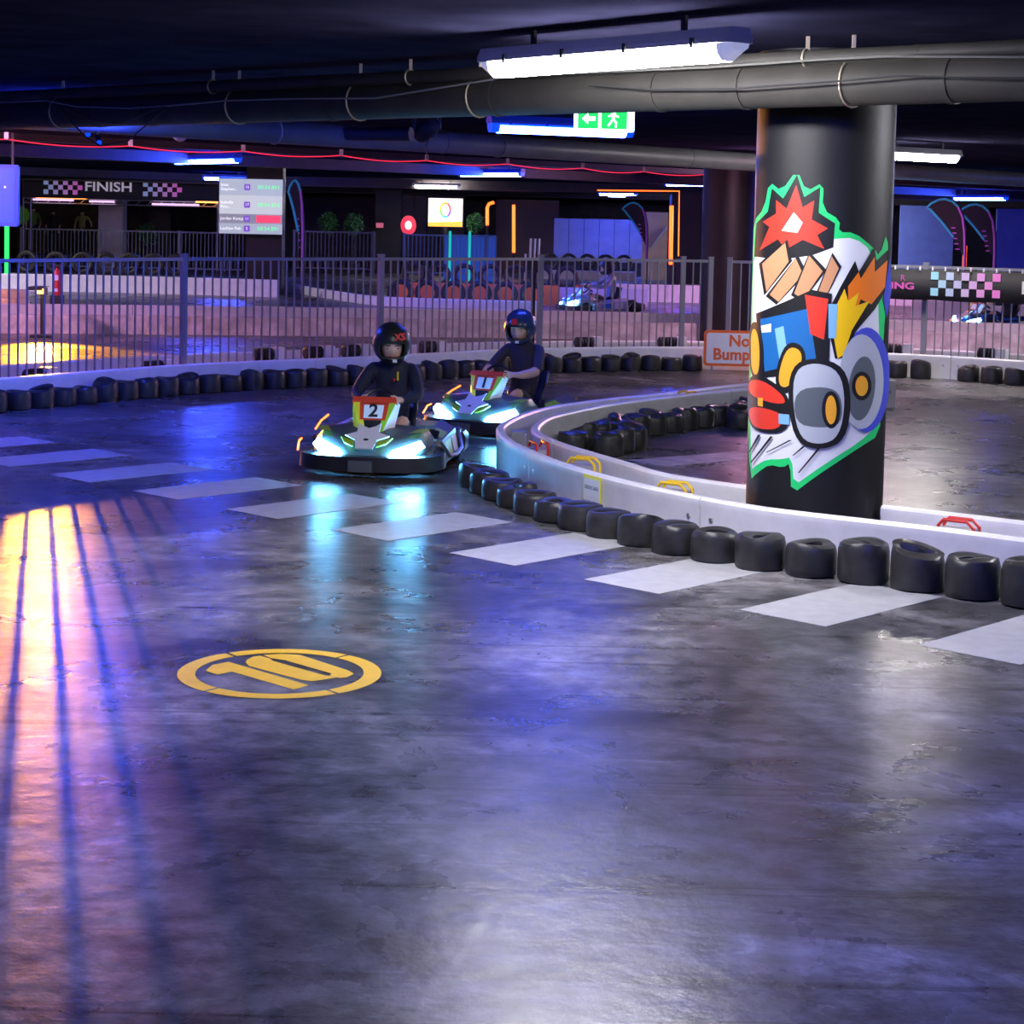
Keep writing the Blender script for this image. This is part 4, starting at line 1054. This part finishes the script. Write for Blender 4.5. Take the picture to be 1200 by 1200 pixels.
driver('child in navy jacket and black helmet with red letters driving kart 2', K2c, r2, m_navy, m_short, True, m_hblack, m_hred, 'XS', 0.28)
K1 = on(545, 513); r1 = -0.50; K1c = Vector((K1.x + .80 * math.sin(.50) , K1.y + .80 * math.cos(.50), 0))
kart('dark green go-kart number 1 following behind kart 2', '1', K1c, r1)
driver('child in dark t-shirt and blue helmet driving kart 1', K1c, r1, m_tee, m_short, False, m_hblue, m_hred, '', 0.25)
# two karts on the second track
p = on(700, 366); kart('white and blue go-kart on the second track behind the fence', '', Vector((p.x, p.y, 0)), -1.25, body=mat('kart_pale_plastic', (0.45, 0.48, 0.58), 0.4), stripe=mat('kart_blue', (0.03, 0.16, 0.6), 0.4), lit=True)
driver('driver in pale grey clothes on the white and blue kart', Vector((p.x, p.y, 0)), -1.25, mat('pale_grey_jersey', (0.35, 0.36, 0.42), 0.8), m_short, True, mat('helmet_dark', (0.03, 0.03, 0.05), 0.3), m_hred, '', 0.0)
p = on(1165, 388); kart('dark blue go-kart seen through the right fence below the banner', '', Vector((p.x, p.y, 0)), -1.2, body=mat('kart_navy', (0.02, 0.03, 0.10), 0.35), stripe=MATS['kart_blue'], lit=True)
driver('driver in dark clothes on the kart behind the right fence', Vector((p.x, p.y, 0)), -1.2, m_navy, m_short, True, m_hblack, m_hred, '', 0.0)

# ================================================================== BEHIND THE TRACK
X1, Z1 = Vector((1, 0, 0)), Vector((0, 0, 1))
# timing screen on the square pillar
p = at(294, 242, 43.6); W, H = 74 / FPX * 43.6, 64 / FPX * 43.6
t = thing('timing_screen', 'large lit screen with lap times mounted on the square pillar', 'screen', p)
MB().plate(rrect(W + .04, H + .04, .01), (0, .06, 0), X1, Z1, .06).build('casing', m_black, t)
m_scr = [mat('screen_row_%d' % k, (0.05, 0.05, 0.06), 0.3, emit=c, strength=s * 1.0) for k, (c, s) in enumerate((((0.30, 0.36, 0.46), 1.0), ((0.42, 0.46, 0.52), 1.0), ((0.16, 0.17, 0.24), 1.0), ((0.28, 0.33, 0.42), 1.0)))]
hs = [0.30, 0.34, 0.17, 0.19]; z = H / 2
m_sg = mat('screen_green', (0.02, 0.1, 0.05), 0.4, emit=(0.10, 0.95, 0.30), strength=1.0)
m_sr = mat('screen_red', (0.1, 0.01, 0.02), 0.4, emit=(0.95, 0.05, 0.12), strength=1.0)
m_sw = mat('screen_white', (0.1, 0.1, 0.1), 0.4, emit=(0.9, 0.9, 1.0), strength=1.0)
m_sp = mat('screen_purple', (0.05, 0.02, 0.1), 0.4, emit=(0.13, 0.05, 0.45), strength=1.0)
for k, (nm, nu, tm) in enumerate((('Isaac\nStephen...', '15', '00:54.891'), ('Isabella\nFinn...', '17', '00:54.854'), ('Jordan Kemp', '11', '00:54.9'), ('Lachlan Fish', '5', '00:54.891'))):
    hh = H * hs[k]; zc = z - hh / 2
    rw = MB().plate([(-W / 2, -hh / 2), (W / 2, -hh / 2), (W / 2, hh / 2), (-W / 2, hh / 2)], (0, -.001, zc), X1, Z1, .003).build('screen_row', m_scr[k], t)
    text_obj('name_text', nm, .10, m_sw, rw, (-W / 2 + .03, -.006, zc), X1, Z1, .001, align='LEFT')
    MB().plate(rrect(.14, .14, .02), (-.06 * W, -.006, zc), X1, Z1, .002).build('number_tile', m_sp, rw)
    text_obj('number_text', nu, .09, m_sw, rw, (-.06 * W, -.010, zc), X1, Z1, .001)
    if k == 2: MB().plate(rrect(.56, .17, .01), (.28 * W, -.006, zc), X1, Z1, .002).build('time_bar', m_sr, rw)
    else: text_obj('time_text', tm, .13, m_sg, rw, (.28 * W, -.006, zc), X1, Z1, .001)
    z -= hh
MB().box((0, .475, 0), (.3, .84, .3)).build('wall_bracket', m_black, t)
# blue monitor at the left edge
p = at(2, 229, 27)
t = thing('blue_screen', 'tall blue lit display box at the left edge above the fence', 'screen', p)
W, H = 40 / FPX * 27, 72 / FPX * 27
m_bl = mat('display_blue', (0.02, 0.05, 0.4), 0.4, emit=(0.005, 0.06, 0.9), strength=1.0); m_bd = mat('display_frame_blue', (0.02, 0.04, 0.3), 0.4, emit=(0.002, 0.035, 0.55), strength=1.0)
MB().plate(rrect(W, H, .04), (0, .05, 0), X1, Z1, .09).build('casing', m_bd, t)
MB().plate(rrect(W - .1, H - .1, .01), (0, -.041, 0), X1, Z1, .004).build('display', m_bl, t)
MB().plate(rrect(.03, .03, .005), (W * .12, -.046, .12), X1, Z1, .003).build('indicator', m_sw, t)
for s in (-.15, .15): MB().box((s, .02, H / 2 + (CZ - p.z - H / 2) / 2), (.03, .03, CZ - p.z - H / 2)).build('hanger', m_black, t)
m_gn = mat('green_neon', (0.02, 0.4, 0.05), 0.4, emit=(0.02, 1.0, 0.12), strength=1.5)
p = at(8, 300, 52); tag(MB().box((0, 0, 0.85), (.10, .10, 1.7)).box((0, 0, .03), (.3, .3, .06)).build('neon_post', m_gn, None, loc=(p.x, p.y, 0)), 'thin green glowing post under the blue display', 'neon post')

# finish gantry
p = at(145, 224, 60); GW = 235 / FPX * 60
t = thing('finish_gantry', 'black finish banner with checkered patterns across a lit truss', 'gantry', Vector((p.x, p.y, 0)))
zb, zt = 2.22, 2.86
MB().plate([(-GW / 2, zb), (GW / 2, zb), (GW / 2, zt), (-GW / 2, zt)], (0, 0, 0), X1, Z1, .03).build('banner', m_bann, t)
m_fin = mat('banner_print_glow', (0.7, 0.6, 0.72), 0.5, emit=(0.55, 0.5, 0.6), strength=0.35)  # lettering given a glow of its own to show on the dark banner
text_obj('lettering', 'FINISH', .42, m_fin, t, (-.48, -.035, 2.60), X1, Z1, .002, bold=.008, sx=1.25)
for g0, w_ in ((-2.55, 8), (.62, 8)):
    for i in range(w_):
        for j in range(3):
            if (i + j) % 2: continue
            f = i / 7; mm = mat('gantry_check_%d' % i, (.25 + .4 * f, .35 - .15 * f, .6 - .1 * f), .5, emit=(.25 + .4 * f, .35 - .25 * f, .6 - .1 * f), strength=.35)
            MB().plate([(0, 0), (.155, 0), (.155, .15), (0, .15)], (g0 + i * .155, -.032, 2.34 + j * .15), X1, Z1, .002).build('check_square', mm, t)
for s in (-1, 1):
    for dx in (-.12, .12): MB().bar((s * (GW / 2 - .1) + dx, .1, 0), (s * (GW / 2 - .1) + dx, .1, 2.9), .03).build('upright', m_steel, t)
for zz in (2.05, 2.2):
    MB().bar((-GW / 2, .1, zz), (GW / 2, .1, zz), .025).build('truss_tube', m_steel, t)
for k in range(18):
    x = -GW / 2 + GW * k / 18; MB().bar((x, .1, 2.05), (x + GW / 36, .1, 2.2), .014, 6).build('truss_brace', m_steel, t)
m_orst = mat('warm_strip', (0.8, 0.3, 0.05), 0.4, emit=(1.0, 0.32, 0.06), strength=3.0); m_wst = mat('lavender_strip', (0.6, 0.5, 0.7), 0.4, emit=(0.7, 0.45, 0.75), strength=1.2)
for (x0, x1, z_, mm) in ((-2.9, -1.6, 2.16, m_wst), (-1.1, -.3, 2.14, m_wst), (.9, 2.4, 2.10, m_wst), (2.3, 3.0, 2.2, m_orst), (-2.8, -1.2, 2.24, m_orst), (-3.1, -1.4, 2.93, m_orst)):
    MB().box(((x0 + x1) / 2, .02, z_), (x1 - x0, .06, .06)).build('light_strip', mm, t)

# feather flags
m_flag = mat('flag_black', (0.012, 0.012, 0.016), 0.7); m_fedge = mat('flag_cyan_edge_glow', (0.03, 0.38, 0.5), 0.6, emit=(0.02, 0.28, 0.4), strength=0.06); m_fedge2 = mat('flag_purple_edge_glow', (0.3, 0.08, 0.4), 0.6, emit=(0.25, 0.05, 0.32), strength=0.08)  # edge colours carry a faint painted glow, no lamps in the flags
def feather(x, d, wpx, ytop, ybot, label, mirrorx=False):
    p = on(x, 0, 0) if False else at(x, 300, d); sc = d / FPX; H = (ybot - ytop) * sc; W = wpx * sc
    base = at(x, ybot, d); t = thing('feather_flag', label, 'flag', Vector((base.x, base.y, 0)))
    z0 = max(.25, base.z); H = min(H, 2.95 - z0)
    L = [(-.02, 0), (-.02, .25), (-.30, .50), (-.62, .70), (-.92, .86), (-1.0, .88)]; top = [(-.90, .935), (-.72, .985), (-.55, 1.0), (-.36, .97), (-.2, .90), (-.08, .76), (-.02, .55), (0, .3), (0, 0)]
    poly = [(a * W, b * H) for a, b in L + top]
    MB().plate(poly, (0, .01, z0), X1, Z1, .02).build('cloth', m_flag, t)
    MB().tube([(a * W * .97, -.022, z0 + b * H) for a, b in L[2:] + top[:5]], .03, 6).build('cyan_edge', m_fedge, t)
    MB().tube([(a * W, -.02, z0 + b * H) for a, b in top[4:]], .028, 6).build('purple_edge', m_fedge2, t)
    MB().tube([(.035, 0, .03), (.035, 0, z0 + .3 * H), (.02, 0, z0 + .6 * H), (-.06 * W, 0, z0 + .80 * H), (-.2 * W, 0, z0 + .93 * H)], .02, 6).build('pole', m_kblack, t)
    for k in range(2): MB().box((0, 0, .02), (.9, .07, .04), PI / 4 + k * PI / 2).build('foot', m_kblack, t)
    for k in range(5): MB().box((-.30 * W + k * .03 * W, -.024, z0 + (.62 - .07 * k) * H), (.10 * W, .004, .035)).build('print_mark', m_fedge2, t)
    return t
feather(354, 42, 18, 212, 330, 'black feather flag standing right of the timing screen')
feather(757, 56, 30, 238, 305, 'black feather flag left of the orange light pillar')
feather(1129, 44, 47, 234, 322, 'black feather flag above the right fence, nearer the painted pillar')
feather(1164, 46, 44, 240, 322, 'black feather flag above the right fence, farther from the painted pillar')

# orange neon strips
m_neon = mat('orange_neon', (0.9, 0.3, 0.05), 0.4, emit=(1.0, 0.10, 0.01), strength=L_ORANGE)
def neon(pts, d, label, r=.04):
    ps = [at(x, y, d) for x, y in pts]; b = ps[0].copy()
    t = thing('neon_light', label, 'neon light', Vector((b.x, b.y, 0)))
    MB().tube([q - Vector((b.x, b.y, 0)) for q in ps], r, 8).build('tube', m_neon, t, smooth=True)
    MB().tube([q - Vector((b.x, b.y - .07, 0)) for q in ps], r * 1.2, 6).build('backing', m_black, t)
    q = min(ps, key=lambda k: k.z); MB().box((q.x - b.x, .09, q.z / 2), (.08, .08, q.z)).build('stand', m_black, t)
    return t
neon([(571, 264), (571, 243), (573, 239), (579, 237)], 60, 'short hooked orange neon tube left of the tall one', .05)
neon([(602, 240), (602, 296)], 60, 'tall straight orange neon tube in the middle background', .05)
neon([(787, 241), (786, 310)], 52, 'thick orange neon tube beside the far round pillar', .055)
neon([(700, 223), (796, 224), (795, 300)], 54, 'thin orange neon line framing the far doorway', .018)
neon([(1131, 288), (1130, 315)], 50, 'short orange neon tube between the two feather flags', .05)

# back partitions
def panel_wall(x0, x1, y0, y1, d, label, m_, nplanks=0):
    a, b = at(x0, y1, d), at(x1, y0, d); W, H = b.x - a.x, b.z - max(0, a.z); z0 = max(0, a.z)
    t = thing('partition', label, 'partition', Vector((a.x, d, 0)))
    if nplanks:
        for k in range(nplanks): MB().box((W * (k + .5) / nplanks, 0, z0 + H / 2), (W / nplanks - .02, .08, H)).build('panel', m_, t)
        MB().box((W / 2, .05, (z0 + H) / 2), (W, .04, z0 + H)).build('backing', m_black, t)
    else: MB().box((W / 2, 0, (z0 + H) / 2), (W, .12, z0 + H)).build('panel', m_, t)
    return t
panel_wall(648, 756, 258, 306, 64, 'pale grey panelled partition lit behind the far tyres', mat('grey_partition', (0.22, 0.23, 0.27), .6, var=.1), 6)
door_p = panel_wall(752, 783, 249, 300, 61, 'pale brown door panel beside the thick orange neon tube', mat('tan_door', (0.50, 0.36, 0.26), .6, var=.1))
panel_wall(580, 655, 235, 306, 68, 'dark brown partition behind the tall orange neon tube', mat('brown_partition', (0.10, 0.06, 0.05), .6))
panel_wall(1052, 1118, 242, 330, 62, 'partition with bright blue light put into its colour behind the right flags', m_wallblue)
panel_wall(1165, 1240, 246, 330, 60, 'partition with blue light put into its colour at the far right edge', m_wallblue)
panel_wall(470, 545, 225, 300, 72, 'dark grey wall panel behind the lit poster', mat('dark_panel', (0.10, 0.10, 0.11), .6, var=.2), 5)
panel_wall(330, 445, 232, 308, 76, 'dark wall behind the small trees', m_wall)
panel_wall(20, 300, 238, 308, 78, 'dark brown wall behind the finish gantry', mat('umber_wall', (0.07, 0.05, 0.025), .7, var=.3))
# door bar on the tan panel
a, b = at(761, 292, 60.9), at(781, 266, 60.9); MB().bar(a - door_p.location, b - door_p.location, .03).build('door_brace', m_steel, door_p)
# lit poster
p = at(522, 249, 61); W, H = 40 / FPX * 61, 33 / FPX * 61
t = thing('lit_poster', 'bright white and orange lit poster with a rainbow ring', 'poster', p)
MB().plate(rrect(W, H, .01), (0, .08, 0), X1, Z1, .08).build('light_box', mat('poster_white', (.8, .8, .8), .4, emit=(1, .95, .85), strength=1.1), t)
MB().plate([(-W / 2, -H / 2), (W / 2, -H / 2), (W / 2, -H * .30), (-W / 2, -H * .36)], (0, -.001, 0), X1, Z1, .003).build('orange_band', mat('poster_orange', (.8, .4, .05), .4, emit=(1, .45, .05), strength=1.2), t)
for k in range(12):
    a0, a1 = 2 * PI * k / 12, 2 * PI * (k + 1) / 12; f = k / 12
    cc = [(.9, .1, .1), (.9, .4, .05), (.8, .7, .05), (.2, .7, .1), (.05, .5, .6), (.3, .1, .7)][k // 2]
    MB().plate([(.19 * math.cos(a0), .26 * math.sin(a0) + .08), (.19 * math.cos(a1), .26 * math.sin(a1) + .08), (.13 * math.cos(a1), .19 * math.sin(a1) + .08), (.13 * math.cos(a0), .19 * math.sin(a0) + .08)], (0, -.004, 0), X1, Z1, .002).build('ring_piece', mat('poster_hue_%d' % (k // 2), cc, .5, emit=cc, strength=.9), t)
MB().box((0, .12, -p.z / 2), (.12, .08, p.z)).build('stand', m_black, t)
# red round sign
p = at(478.5, 264, 58)
t = thing('round_sign', 'round red sign with a white printed disc on a dark post', 'sign', p)
n_ = 28
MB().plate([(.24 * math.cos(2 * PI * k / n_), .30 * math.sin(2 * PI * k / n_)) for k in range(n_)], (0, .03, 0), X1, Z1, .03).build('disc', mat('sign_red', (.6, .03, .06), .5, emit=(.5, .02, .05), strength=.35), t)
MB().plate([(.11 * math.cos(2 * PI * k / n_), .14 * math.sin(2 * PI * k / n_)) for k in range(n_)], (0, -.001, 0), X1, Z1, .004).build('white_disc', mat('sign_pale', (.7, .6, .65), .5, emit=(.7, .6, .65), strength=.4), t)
MB().box((0, .06, -p.z / 2), (.06, .04, p.z)).build('post', m_black, t)
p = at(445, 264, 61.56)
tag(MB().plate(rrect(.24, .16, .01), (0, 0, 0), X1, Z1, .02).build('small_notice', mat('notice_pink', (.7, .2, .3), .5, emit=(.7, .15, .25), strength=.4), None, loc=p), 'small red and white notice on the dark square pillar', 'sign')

# second fence far behind
m_f2 = mat('far_fence', (0.10, 0.11, 0.13), .4)
def far_fence(x0, x1, ytop, d, label, color=m_f2):
    a, b = at(x0, ytop, d), at(x1, ytop, d); W = b.x - a.x; zt = a.z
    t = thing('far_fence', label, 'fence', Vector((a.x, d, 0)))
    zb_ = zt - 1.1
    br = MB(); n = int(W / .115)
    for k in range(n + 1): br.box((W * k / n, 0, zb_ + .55), (.022, .022, 1.06))
    o = br.build('bars', color, t); o['kind'] = 'stuff'
    MB().box((W / 2, 0, zt), (W, .045, .045)).build('top_rail', color, t); MB().box((W / 2, 0, zb_), (W, .045, .045)).build('bottom_rail', color, t)
    for k in range(int(W / 2.4) + 1):
        x = min(W, k * 2.4); MB().box((x, 0, (zt + .05) / 2), (.07, .07, zt + .05)).build('post', color, t)
far_fence(25, 285, 268, 57, 'distant bar fence below the finish gantry')
far_fence(345, 440, 271, 57, 'distant bar fence in front of the small trees')
far_fence(474, 582, 275, 55, 'distant blue bar fence below the lit poster', mat('far_fence_blue', (0.12, 0.2, 0.42), .4))
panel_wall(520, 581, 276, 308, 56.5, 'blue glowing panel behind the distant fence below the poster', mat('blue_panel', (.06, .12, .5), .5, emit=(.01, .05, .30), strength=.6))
# teal posts
for k, x in enumerate((527, 550)):
    p = at(x, 300, 54); mm = mat('teal_neon', (.02, .4, .35), .4, emit=(.01, .5, .42), strength=.8)
    tag(MB().box((0, 0, .75), (.07, .07, 1.5)).box((0, 0, .02), (.25, .25, .04)).build('neon_post', mm, None, loc=(p.x, p.y, 0)), 'thin teal glowing post by the distant fence, %s of two from the left' % ordn(k), 'neon post', 'teal posts')
# three white tubes on a fence post
p = ongrid(630) + Vector((-.1, .22, 0))
t = thing('tube_cluster', 'three upright white tubes strapped to a fence post', 'tubes', Vector((p.x, p.y, 0)))
for dx in (-.045, .01, .065): MB().bar((dx, 0, 1.35), (dx + .01, 0, 1.70), .016, 10).build('white_tube', m_white, t)
MB().bar((-.10, 0, 1.15), (-.10, 0, 1.50), .014, 8).build('white_tube', m_white, t)
MB().box((.01, 0, 1.34), (.26, .09, .16)).build('bracket', m_kblack, t)
MB().box((.02, .0, .65), (.04, .04, 1.3)).build('stand', m_black, t)

# standing car tyres
def car_tyre_mesh(R=.275, wd=.2):
    me = MB().lathe([(R * .62, -wd / 2 * .8), (R * .8, -wd / 2), (R * .95, -wd / 2 * .85), (R, -wd / 4), (R, wd / 4), (R * .95, wd / 2 * .85), (R * .8, wd / 2), (R * .62, wd / 2 * .8)], 24, closed=True).mesh('car_tyre', True)
    me.transform(Matrix.Rotation(PI / 2, 4, 'X')); me.materials.append(m_rubber2); return me
CT = car_tyre_mesh()
def tyre_line(pxs, ybase, d, group, lab, zoff=0.0):
    for k, x in enumerate(pxs):
        p = at(x, ybase, d); o = put('car_tyre', CT, None, (p.x, p.y, .274 + zoff), (k * 37 % 7 - 3) * .05)
        tag(o, lab % ordn(k), 'tyre', group)
tyre_line([470 + i * 30.5 for i in range(6)], 350, 40.9, 'tyres before the orange barrier', 'black car tyre standing before the orange barrier, %s from the left')
tyre_line([484 + i * 30 for i in range(7)], 335, 43.2, 'tyres behind the orange barrier', 'black car tyre standing behind the orange barrier, %s from the left', .32)
tyre_line([645 + i * 21.5 for i in range(5)], 320, 60, 'tyres before the grey partition', 'black car tyre on the ledge before the grey partition, %s from the left', .28)
tyre_line([32, 66, 97, 124, 152, 179.5, 207], 325, 46.5, 'tyres behind the left fence', 'black car tyre in the row behind the left fence, %s from the left', .32)
def ledge(x0, x1, d, h, label, m_, dep=.4):
    a, b = at(x0, 300, d), at(x1, 300, d)
    return tag(MB().box(((b.x - a.x) / 2, 0, h / 2), (b.x - a.x, dep, h)).build('track_ledge', m_, None, loc=(a.x, d, 0)), label, 'ledge')
ledge(455, 690, 43.25, .31, 'low black ledge under the tyres behind the orange barrier', m_kblack)
ledge(630, 745, 60, .27, 'low pale ledge under the tyres before the grey partition', mat('pale_ledge', (.45, .4, .45), .6), .5)
ledge(15, 222, 46.5, .31, 'low dark ledge under the tyre row behind the left fence', mat('dark_ledge', (.06, .06, .06), .6), .5)
# orange barrier
a, b = at(467, 342, 42.2), at(655, 342, 42.2)
t = thing('orange_barrier', 'bright orange plastic barrier between two rows of car tyres', 'barrier', Vector((a.x, 42.2, 0)))
W = b.x - a.x; n_ = 3
for k in range(n_): MB().box((W * (k + .5) / n_, 0, .22), (W / n_ - .02, .12, .44)).build('barrier_section', mat('orange_plastic', (.85, .20, .04), .45), t)
ledge(655, 760, 42.3, .40, 'low white barrier block right of the orange barrier', mat('lilac_block', (.6, .58, .68), .5), .15)
# fire extinguisher on the scuffed barrier
p = at(67, 332, 35)
t = thing('fire_extinguisher', 'red fire extinguisher on a stand behind the left fence', 'fire extinguisher', Vector((p.x, p.y, 0)))
z0 = .32
MB().lathe([(.0, z0), (.075, z0), (.08, z0 + .02), (.08, z0 + .40), (.06, z0 + .46), (.025, z0 + .48), (.025, z0 + .52), (0, z0 + .52)], 18).build('cylinder', m_red, t, smooth=True)
MB().box((.02, 0, z0 + .55), (.12, .03, .05)).build('valve_handle', m_black, t)
MB().tube([(.03, -.02, z0 + .52), (.11, -.03, z0 + .45), (.10, -.04, z0 + .2)], .012, 6).build('hose', m_black, t)
MB().box((0, -.08, z0 + .33), (.08, .008, .10)).build('white_label', m_white, t); MB().box((0, -.08, z0 + .1), (.06, .008, .06)).build('white_label', m_white, t)
MB().box((0, 0, z0 / 2), (.22, .22, z0)).build('stand', m_black, t)
# stack of pale tyres / barrel lit orange at the left edge
p = at(14, 350, 31.5)
t = thing('tyre_barrel', 'pale yellow ribbed barrel glowing in orange light at the left edge', 'barrel', Vector((p.x, p.y, 0)))
z0 = 0
for k in range(4): MB().lathe([(.0, 0), (.27, 0), (.29, .03), (.29, .11), (.27, .14), (0, .14)], 24).build('ring', mat('barrel_yellow', (.75, .55, .28), .5), t, smooth=True, loc=(0, 0, .14 * k + .002 * k))
# orange floodlight between barrel and extinguisher, it throws the fence's shadow over the track
p = at(48, 345, 28.2)
t = thing('floodlight', 'small orange floodlight on a low stand behind the left fence', 'floodlight', Vector((p.x, p.y, 0)), math.atan2(-p.x, p.y) * 0)
zf = .70
MB().box((0, .05, zf), (.16, .08, .11)).build('housing', m_kblack, t)
MB().plate(rrect(.13, .08, .01), (0, .0085, zf), X1, Z1, .002).build('lens', mat('flood_lens', (.9, .5, .1), .4, emit=(1.0, .40, .06), strength=6.0), t)
MB().box((0, .06, zf / 2), (.04, .04, zf - .1)).box((0, .06, .02), (.3, .25, .04)).build('stand', m_kblack, t)
MB().box((0, -.15, zf + .075), (.22, .42, .012)).box((0, -.36, zf + .055), (.22, .012, .05)).build('hood', m_kblack, t)  # hood and lip added to keep the beam off the ceiling
sl = bpy.data.lights.new('flood_beam', 'SPOT'); sl.energy = FLOOD_W; sl.color = (1.0, .36, .015); sl.spot_size = math.radians(62); sl.spot_blend = .6; sl.shadow_soft_size = .02
so = bpy.data.objects.new('flood_beam', sl); COL.objects.link(so); so.location = (p.x, p.y - .03, zf + .03)
tgt = Vector((-2.6, 12.5, -1.2)); so.rotation_euler = (tgt - so.location).to_track_quat('-Z', 'Y').to_euler()

# small trees
m_leaf = mat('leaf_green', (.03, .12, .03), .5, var=.4); m_leaf2 = mat('leaf_lime_glow', (.10, .22, .02), .5, emit=(.03, .10, .0), strength=.25); m_bark = mat('bark', (.06, .04, .025), .8)  # lime light on the bush is put into its leaves as glow
def tree(x, d, ytop, rpx, label, ml, seed):
    rnd = random.Random(seed); p = at(x, 300, d); zt = at(x, ytop, d).z; R = rpx / FPX * d
    t = thing('potted_tree', label, 'tree', Vector((p.x, p.y, 0)))
    MB().lathe([(0, 0), (.16, 0), (.2, .34), (.17, .34), (0, .3)], 16).build('pot', m_kblack, t)
    MB().tube([(0, 0, .3), (.03, 0, zt * .5), (0, .02, zt * .8)], .03, 6, r2=.015).build('trunk', m_bark, t)
    lf = MB(); zc = zt - R
    for k in range(420):
        q = Vector((rnd.gauss(0, 1), rnd.gauss(0, 1), rnd.gauss(0, 1))).normalized() * (R * rnd.uniform(.3, 1)); q.z *= 1.15
        c = Vector((q.x, q.y, zc + q.z)); u = Vector((rnd.gauss(0, 1), rnd.gauss(0, 1), rnd.gauss(0, 1))).normalized(); v_ = u.orthogonal().normalized(); s = rnd.uniform(.05, .10)
        lf.add([c - u * s, c + v_ * s * .4, c + u * s, c - v_ * s * .4], [(0, 1, 2, 3)])
    o = lf.build('foliage', ml, t); o['kind'] = 'stuff'
tree(384, 60, 249, 12, 'small green tree behind the distant fence, left of two', m_leaf, 1)
tree(414, 60, 250, 12, 'small green tree behind the distant fence, right of two', m_leaf, 2)
tree(556, 59, 250, 11, 'small dark tree right of the lit poster', m_leaf, 3)
tree(25, 64, 243, 9, 'bush with a lime glow in its leaves at the far left below the gantry', m_leaf2, 4)
tree(172, 62, 262, 13, 'dark green bush right of the white pillar', m_leaf, 5)
# people watching far behind the finish gantry
m_gl = mat('green_lit_shirt', (.25, .45, .06), .8); m_dk = mat('dark_shirt', (.05, .06, .04), .8); m_ol = mat('olive_coat', (.30, .34, .10), .8)  # green light on the first shirt is put into its colour
def bystander(x, d, ytop, label, shirt, pose=0):
    p = at(x, 300, d); zt = at(x, ytop, d).z; s = 1.0; z0 = max(0, zt - 1.72)
    t = thing('person', label, 'person', Vector((p.x, p.y, 0)), 0, 'people behind the far fence')
    J = {'pelvis': ((0, 0, .95), .13), 'spine': ((0, 0, 1.15), .125), 'chest': ((0, 0, 1.33), (.15, .11)), 'neck': ((0, -.01, 1.47), .05), 'skull': ((0, -.03, 1.58), .085), 'crown': ((0, -.02, 1.66), .07)}
    B = [('pelvis', 'spine', 0), ('spine', 'chest', 0), ('chest', 'neck', 0), ('neck', 'skull', 1), ('skull', 'crown', 3)]
    for sg, n in ((-1, 'r'), (1, 'l')):
        el = (sg * .26, -.02, 1.10) if not (pose and sg > 0) else (sg * .34, -.12, 1.22)
        wr = (sg * .24, -.12, .88) if not (pose and sg > 0) else (sg * .42, -.30, 1.12)
        J.update({n + 'sh': ((sg * .18, 0, 1.40), .06), n + 'el': (el, .043), n + 'wr': (wr, .03), n + 'ha': ((wr[0], wr[1] - .06, wr[2] - .07), .03), n + 'hip': ((sg * .10, 0, .88), .09), n + 'kn': ((sg * .11, -.02, .48), .06), n + 'an': ((sg * .11, .02, .09), .042), n + 'to': ((sg * .12, -.13, .05), .04)})
        B += [('chest', n + 'sh', 0), (n + 'sh', n + 'el', 0), (n + 'el', n + 'wr', 1), (n + 'wr', n + 'ha', 1), ('pelvis', n + 'hip', 2), (n + 'hip', n + 'kn', 2), (n + 'kn', n + 'an', 2), (n + 'an', n + 'to', 2)]
    b = skin_figure(J, B, [shirt, m_skin, m_short, m_hair], t); b.location = (0, 0, z0)
    if z0 > .02: MB().box((0, 0, z0 / 2), (.8, .8, z0)).build('step', m_kblack, t)
bystander(39, 68, 240, 'person in a green lit top standing below the finish banner, left', m_gl)
bystander(62, 70, 244, 'person in dark clothes standing below the middle of the gantry', m_dk)
bystander(96, 69, 244, 'person in an olive coat with one arm out, beside the white pillar', m_ol, 1)
